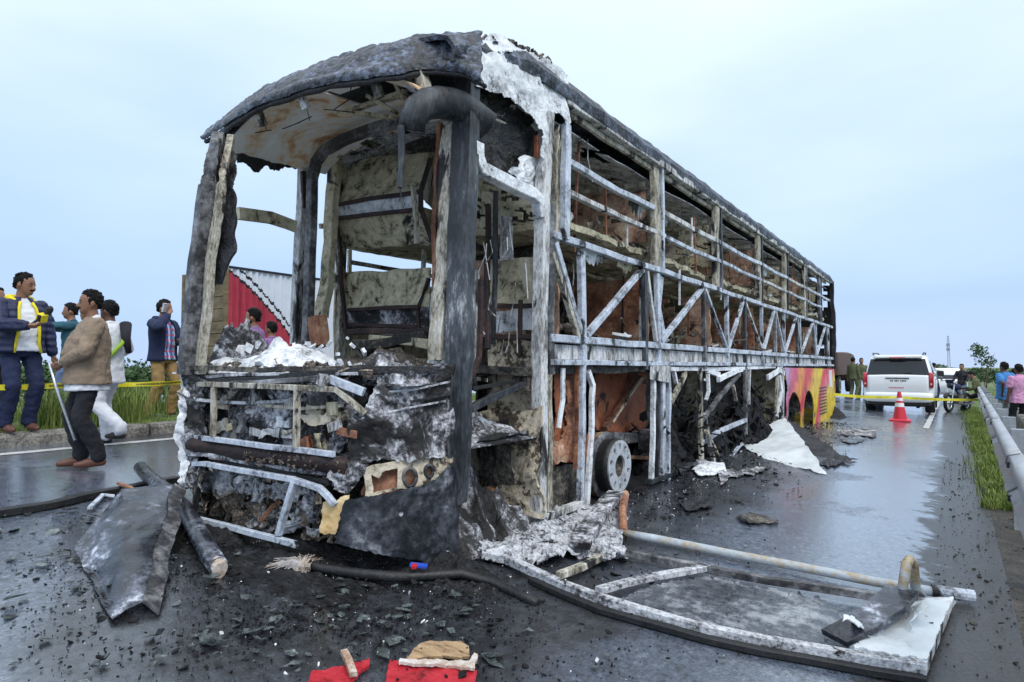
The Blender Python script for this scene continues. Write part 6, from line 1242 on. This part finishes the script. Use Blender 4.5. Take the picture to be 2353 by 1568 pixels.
part(rbox(MB(), [(0, 1.15, .6, 2.6), (.2, 1.2, .5, 2.8), (1.6, 1.2, .5, 2.9), (1.8, 1.1, .6, 2.0)], 20, .2), 'cab', 'container_white', ct).location = V((X0-1.25, 19.7, .36))
ramp_mat('ochre_board', [(.36, (.06, .045, .025)), (.5, (.17, .125, .06)), (.66, (.28, .22, .12))], 2, stretch=(1, .4, 3), bump=.4)
for i in range(8): part(MB().box((X0-.98, cy0-.012, 1.30+i*.285), (1.86, .05, .265)), 'end_board', 'ochre_board', ct)
for x in (.04, .98, 1.88): part(MB().box((X0-x, cy0-.03, 2.32), (.09, .08, 2.36)), 'end_post', 'ochre_board', ct)
# motorcycle, front wheel towards us
mv0 = V((-.16, 25.6, gz(0, 25.6)))
mo = thing('motorcycle', 'black motorcycle parked at the road edge, front wheel towards us', 'motorcycle', mv0, R(0))
mr_ = R(-22)
def mp_(mb, name, mat, parent=None, smooth=False): return part(xf(mb, mv0, mr_), name, mat, parent or mo, smooth)
def ring(c, R_, r, n=26, m=8):
    b = MB(); vs = []; fs = []
    for i in range(n):
        t = 6.2832*i/n
        for j in range(m):
            q = 6.2832*j/m; rr = R_+r*math.cos(q); vs.append(V(c)+V((r*1.1*math.sin(q), rr*math.cos(t), rr*math.sin(t))))
    for i in range(n):
        for j in range(m): fs.append((i*m+j, i*m+(j+1) % m, ((i+1) % n)*m+(j+1) % m, ((i+1) % n)*m+j))
    return b.add(vs, fs)
for y in (0, 1.32):
    w_ = mp_(ring((0, y, .32), .27, .05), 'wheel', 'tyre', None, True)
    mp_(ring((0, y, .32), .215, .014), 'rim', 'chrome', w_, True)
    b = MB()
    for k in range(6): b.tube([(0, y, .32), (0, y+math.cos(k*1.047)*.21, .32+math.sin(k*1.047)*.21)], .012, 6)
    ell(b, (0, y, .32), (.06, .06, .06)); mp_(b, 'spokes', 'chrome', w_)
for s_ in (-1, 1):
    mp_(MB().tube([(s_*.09, 0, .32), (s_*.09, .22, .92)], .022, 8), 'fork', 'chrome'); mp_(MB().tube([(s_*.06, .24, .96), (s_*.2, .27, 1.05), (s_*.38, .36, 1.04)], .014, 6), 'handlebar', 'black_plastic'); mp_(MB().tube([(s_*.28, .28, 1.05), (s_*.34, .26, 1.22)], .008, 5), 'mirror_stem', 'black_plastic')
    q = MB(); ell(q, (s_*.36, .26, 1.25), (.06, .02, .04)); mp_(q, 'mirror', 'black_plastic', None, True); mp_(MB().tube([(s_*.12, .8, .3), (s_*.28, .85, .32)], .015, 6), 'footrest', 'black_plastic')
q = MB(); ell(q, (0, .12, .90), (.10, .07, .10)); mp_(q, 'headlamp', 'glass_dark', None, True); mp_(MB().box((0, .10, 1.03), (.22, .03, .14), Euler((.5, 0, 0))), 'fairing', 'c_dkblue')
q = MB(); ell(q, (0, .55, .84), (.14, .28, .12)); mp_(q, 'fuel_tank', 'c_dkblue', None, True); q = MB(); ell(q, (0, 1.1, .80), (.13, .40, .06)); mp_(q, 'seat', 'black_plastic', None, True)
q = MB(); q.box((0, .62, .42), (.26, .36, .30)); q.tube([(.12, .5, .3), (.14, .9, .22), (.16, 1.5, .3)], .035, 8); mp_(q, 'engine', 'steel_soot'); mp_(MB().grid(lambda u, v: V((-.06+.12*v, math.cos(.3+u*2.2)*.34, .32+math.sin(.3+u*2.2)*.34)), 12, 3, .01), 'mudguard', 'black_plastic'); mp_(MB().tube([(0, .25, .95), (0, .7, .62), (0, 1.32, .34)], .03, 8), 'frame', 'black_plastic')
mp_(MB().box((.02, -.02, .62), (.16, .012, .07)), 'number_plate', 'plate_white')

# ------------------------------------------------------------------ cone, barrier tape, crash barrier, blocks, mast
plain('cone_red', (.62, .03, .06), .4); plain('cone_white', (.8, .8, .82), .35)
cpos = og(2068, 968); cpos.z = gz(cpos.x, cpos.y)
cone = thing('traffic_cone', 'red traffic cone with two white bands on the wet road', 'cone', cpos)
def cr_(z): return .165-.135*(z-.05)/.75
def band(z0, z1, mat, name, e=0):
    b = MB(); b.rings([[cpos+V((math.cos(t)*(cr_(z)+e), math.sin(t)*(cr_(z)+e), z)) for t in [6.2832*k/28 for k in range(28)]] for z in (z0, z1)]); part(b, name, mat, cone, False)
band(.045, .37, 'cone_red', 'cone_body'); band(.37, .47, 'cone_white', 'white_band', .003); band(.47, .525, 'cone_red', 'cone_body'); band(.525, .60, 'cone_white', 'white_band', .003); band(.60, .76, 'cone_red', 'cone_body')
b = MB(); b.rings([[cpos+V((math.copysign(abs(math.cos(t))**.5, math.cos(t))*r, math.copysign(abs(math.sin(t))**.5, math.sin(t))*r, z)) for t in [6.2832*k/28 for k in range(28)]] for z, r in ((.0, .25), (.035, .25), (.06, .21))]); part(b, 'cone_base', 'cone_red', cone)
ramp_mat('tape_yellow', [(.45, (.62, .55, .02)), (.6, (.80, .74, .05)), (.75, (.85, .8, .3))], 6, rough=(.3, .5), bump=.1)
def tape(pts, label, n=60, w=.065, sag=.05, letters=None):
    P = [V(p) for p in pts]
    def fn(u, v):
        p = lerpP(P, u); x = (u*(len(P)-1)) % 1; p = p-V((0, 0, sag*4*x*(1-x))); tw = N.noise(V((u*7, 1, 2)))*1.1; return p+V((0, 0, (v-.5)*w*math.cos(tw)))+V((.5, .2, 0))*((v-.5)*w*math.sin(tw))
    o = one(MB().grid(fn, n, 2, .001), 'barrier_tape', 'tape_yellow', label, 'barrier tape')
    if letters:
        b = MB()
        for a, c in letters:
            t = a
            while t < c:
                wd = random.uniform(.0025, .0055); b2 = [fn(t, .28), fn(t+wd, .28), fn(t+wd, .72), fn(t, .72)]; dn = (C0-V(b2[0])).normalized()*.004
                b.add([V(p)+dn for p in b2], [(0, 1, 2, 3)]); t += wd+.002
        part(b, 'tape_print', 'ink', o)
    return o
tape([dep(-60, 889, 6.5), dep(130, 886, 7.3), dep(250, 884, 8.0), dep(425, 877, 8.8)], 'yellow barrier tape stretched along the median at the left', 90, .062, .015, [(.30, .40), (.78, .98)])
tape([V((-2.56, 18.2, .53)), dep(2060, 913, 17.6), dep(2256, 919, 19.5)], 'yellow barrier tape stretched from the bus tail to the crash barrier', 90, .075, .03)
ramp_mat('galvanised', [(.36, (.16, .165, .17)), (.46, (.33, .345, .37)), (.65, (.47, .49, .53))], 4, rough=(.35, .55), bump=.08, stretch=(1, .4, 1), metal=.25)
cbr = thing('crash_barrier', 'grey corrugated steel crash barrier along the right road edge', 'crash barrier', (.4, 14, -.2))
def rl(Y):
    t = (Y-4)/20; X = .27+.35*t+.02; return X, .565-.13*t*(1 if Y > 4 else .3)
prof = [(.03, -.155), (-.035, -.138), (-.045, -.09), (.025, -.04), (.03, 0), (.025, .04), (-.045, .09), (-.035, .138), (.03, .155)]
y = 1.2; ii = 0
while y < 29:
    y2 = y+3.8; b = MB(); e_ = .004*(ii % 2)
    b.rings([[V((rl(yy)[0]+px-e_, yy, rl(yy)[1]+pz)) for px, pz in prof] for yy in [y+(y2-y)*k/6 for k in range(7)]], closed=False)
    o = part(b, 'rail_section', 'galvanised', cbr, True); sm_ = o.modifiers.new('t', 'SOLIDIFY'); sm_.thickness = .004
    for dy in (0,):
        X, Z = rl(y2); jb = MB(); jb.rings([[V((X+px-.012, yy, Z+pz)) for px, pz in prof] for yy in (y2-.02, y2+.02)], closed=False); j = part(jb, 'joint_gap', 'rubber', cbr); j.modifiers.new('t', 'SOLIDIFY').thickness = .003
        for pz in (.10, -.10): part(MB().box((X-.05, y2-.16, Z+pz), (.02, .035, .035)), 'bolt', 'rubber', cbr)
    for yp in (y+.3, y+2.2):
        X, Z = rl(yp); part(MB().box((X+.12, yp, Z-.35), (.12, .10, 1.0)), 'post', 'galvanised', cbr)
    y = y2-.02; ii += 1
# concrete blocks beyond the barrier
for i in range(34):
    Y = 6.5+i*.62; X = 1.12+.012*i; c = V((X, Y, -.02+gdz(Y)+random.uniform(-.03, .03))); sz = (random.uniform(.30, .36), .50, .40); b = MB()
    b.rings([[c+V((math.copysign(abs(math.cos(t))**.3, math.cos(t))*sz[0]/2*k, yy, math.copysign(abs(math.sin(t))**.3, math.sin(t))*sz[2]/2*k))+nv(V((X+t, Y+yy, 0)), 3, 1)*.008 for t in [6.2832*(j+.5)/12 for j in range(12)]] for yy, k in ((-.25, .94), (-.23, 1), (.23, 1), (.25, .94))])
    tag(b.build('concrete_block', 'concrete', None, False, c), 'weathered concrete block in the row beyond the crash barrier', 'concrete block', 'concrete blocks beyond the crash barrier')
plain('mast_grey', (.30, .33, .38), .5)
mb0 = V((-1.2, 230, -1.0)); ms = thing('telecom_mast', 'thin lattice telecom mast far off above the white cars', 'mast', mb0)
for a in range(3):
    t = a*2.094; part(MB().beam([mb0+V((math.cos(t)*.5, math.sin(t)*.5, 0)), mb0+V((math.cos(t)*.22, math.sin(t)*.22, 11.4))], .12), 'mast_leg', 'mast_grey', ms)
b = MB()
for k in range(16):
    z = .4+k*.7; r = .5-.28*z/11.4
    for a in range(3): t, t2 = a*2.094, (a+1)*2.094; b.beam([mb0+V((math.cos(t)*r, math.sin(t)*r, z)), mb0+V((math.cos(t2)*r, math.sin(t2)*r, z+.7))], .06)
part(b, 'lattice', 'mast_grey', ms)
for z in (7.5, 8.8): part(MB().box(mb0+V((0, -.4, z)), (.9, .25, .9)), 'antenna', 'mast_grey', ms)

# ------------------------------------------------------------------ vegetation
ramp_mat('leaf', [(.36, (.018, .04, .014)), (.5, (.045, .10, .03)), (.66, (.10, .16, .05))], 3, bump=0, rough=(.5, .8), mixfine=.5); ramp_mat('leaf_light', [(.36, (.04, .075, .015)), (.5, (.09, .15, .03)), (.66, (.18, .22, .06))], 3, bump=0, rough=(.5, .8)); plain('bark', (.09, .065, .05), .9)
ramp_mat('grass_blade', [(.36, (.06, .10, .018)), (.5, (.16, .23, .045)), (.62, (.30, .34, .10)), (.72, (.48, .42, .2))], 1.6, bump=0, rough=(.6, .9), mixfine=.6)
def leaves(mb, c, r, n, s):
    for _ in range(n):
        while 1:
            d = V((random.uniform(-1, 1), random.uniform(-1, 1), random.uniform(-1, 1)))
            if .25 < d.length < 1: break
        p = V(c)+V((d.x*r[0], d.y*r[1], d.z*r[2])); a = V((random.gauss(0, 1), random.gauss(0, 1), random.gauss(0, 1))).normalized(); q = a.cross(V((random.gauss(0, 1), random.gauss(0, 1), random.gauss(0, 1)))).normalized(); L_ = s*random.uniform(.6, 1.3)
        mb.add([p-a*L_, p+q*L_*.45, p+a*L_, p-q*L_*.45], [(0, 1, 2, 3)])
def shrub(name, c, r, n, s, label, cat='shrub', mat='leaf', group=None, trunk=.3, clumps=7):
    c = V(c); t = thing(name, label, cat, c, 0, group); b = MB()
    for k in range(clumps):
        a = random.random()*6.28; q = random.random()**.5; cc = c+V((math.cos(a)*r[0]*.65*q, math.sin(a)*r[1]*.65*q, trunk+r[2]*random.uniform(.35, 1.35))); f = random.uniform(.32, .55); leaves(b, cc, (r[0]*f, r[1]*f, r[2]*f), n//clumps, s)
    part(b, 'crown', mat, t); b = MB()
    for k in range(4): a = random.random()*6.28; b.tube([c+V((0, 0, -.1)), c+V((math.cos(a)*r[0]*.2, math.sin(a)*r[1]*.2, trunk+r[2]*.4)), c+V((math.cos(a)*r[0]*.5, math.sin(a)*r[1]*.5, trunk+r[2]))], .02+.012*r[2], 6, 0, .008)
    part(b, 'trunk', 'bark', t); return t
for x, D, h, w, lab in ((100, 13, 1.0, 1.5, 'dark shrub seen between the puffer jacket and the beige jacket'), (315, 14, 1.1, 1.4, 'dark shrub seen between the white-clad man and the man on the phone'), (400, 16, 1.0, 1.3, 'shrub seen between the khaki trousers and the bus corner'), (10, 18, 1.2, 2.0, 'shrub at the left edge behind the puffer jacket'), (215, 18, 1.2, 2.0, 'shrub behind the beige jacket')):
    p = dep(x, 870, D); p.z = .2
    shrub('shrub', p, (w, w, h*.55), 1900, .07, lab, 'shrub', 'leaf', 'shrubs behind the people at the left', .2, 12)
p = dep(2265, 870, 62); p.z = -1.2; shrub('sapling', p, (1.6, 1.6, 1.6), 420, .16, 'thin young tree with sparse crown beyond the crash barrier', 'tree', 'leaf', None, 2.2, 6)
for i, (x, D, w, h) in enumerate(((2215, 110, 4, 1.3), (2245, 90, 3.0, 1.2), (2292, 70, 2.4, 1.1), (2330, 75, 3.2, 1.2), (2360, 66, 2.5, 1.2))):
    p = dep(x, 868, D); p.z = -1.2; shrub('hedge_bush', p, (w, w, h), 1100, .2, ('first', 'second', 'third', 'fourth', 'last')[i]+' dark bush from the left in the far hedge right of the cars', 'bush', 'leaf', 'bushes of the far hedge', .2, 8)
for i, (x, D, w, h) in enumerate(((1945, 180, 7, 2), (1990, 240, 9, 2.4), (2080, 300, 12, 2.5), (2130, 260, 10, 2.2))):
    p = dep(x, 858, D); p.z = -2; shrub('distant_tree', p, (w, w, h), 700, .6, ('leftmost', 'second', 'third', 'rightmost')[i]+' hazy tree on the far skyline beyond the parked cars', 'tree', 'leaf', 'trees on the far skyline', .5, 8)
def grass(name, dom, n, h0, h1, label, mat='grass_blade', w=.006):
    b = MB()
    for _ in range(n):
        x, y, z = dom(); h = random.uniform(h0, h1)*(.16+.84*min(1, max(0, (-9.75-x)/1.0)) if name == 'median_grass' else 1); a = random.random()*6.28; ln = random.uniform(.1, .6)*h; d = V((math.cos(a), math.sin(a), 0)); sdv = V((-d.y, d.x, 0))*w*random.uniform(.6, 1.5); p = V((x, y, z-.01))
        m_, t_ = p+d*ln*.35+V((0, 0, h*.6)), p+d*ln+V((0, 0, h)); b.add([p-sdv, p+sdv, m_+sdv*.7, t_, m_-sdv*.7], [(0, 1, 2, 4), (4, 2, 3)])
    return tag(b.build(name, mat), label, 'grass', None, 'stuff')
def dmed():
    y = random.uniform(1.2, 12); x = -8.55-random.random()**1.2*2.9; return x, y, .53
def dtuft():
    k = random.choice(((-8.95, 3.05), (-8.85, 3.3), (-10.3, 4.6), (-8.9, 3.5), (-10.2, 5.4), (-10.4, 3.9), (-9.1, 3.9))); return random.gauss(k[0], .16), random.gauss(k[1], .18), .53
def dverge():
    while 1:
        y = 8.0+22*random.random()**1.4; x = random.gauss(.46, .13)
        if N.noise(V((x*5, y*1.6, 3)))+.5*N.noise(V((x*11, y*4, 7))) > random.uniform(-.5, .25): break
    return max(.0+.1*random.random(), x), y, -.18+gdz(y)
def dbank():
    y = random.uniform(10, 60); x = random.uniform(1.4, 7); return x, y, -.25-.3*min(2.5, x-1)*.9+gdz(y)
grass('median_grass', dmed, 16000, .08, .34, 'green grass covering the median'); grass('grass_tufts', dtuft, 2600, .25, .55, 'taller yellow-green grass tufts along the kerb', w=.005)
grass('verge_grass', dverge, 11000, .02, .13, 'short grass between road and crash barrier'); grass('bank_grass', dbank, 9000, .15, .5, 'rough grass on the bank beyond the crash barrier', w=.015)
def dsoil(): y = random.uniform(2.5, 12); return -.15+random.random()*.75, y
scatter('soil_clods', 900, dsoil, .004, .010, 'soil', 'dark wet soil clods and stones on the road shoulder', 'soil', .5, .008)
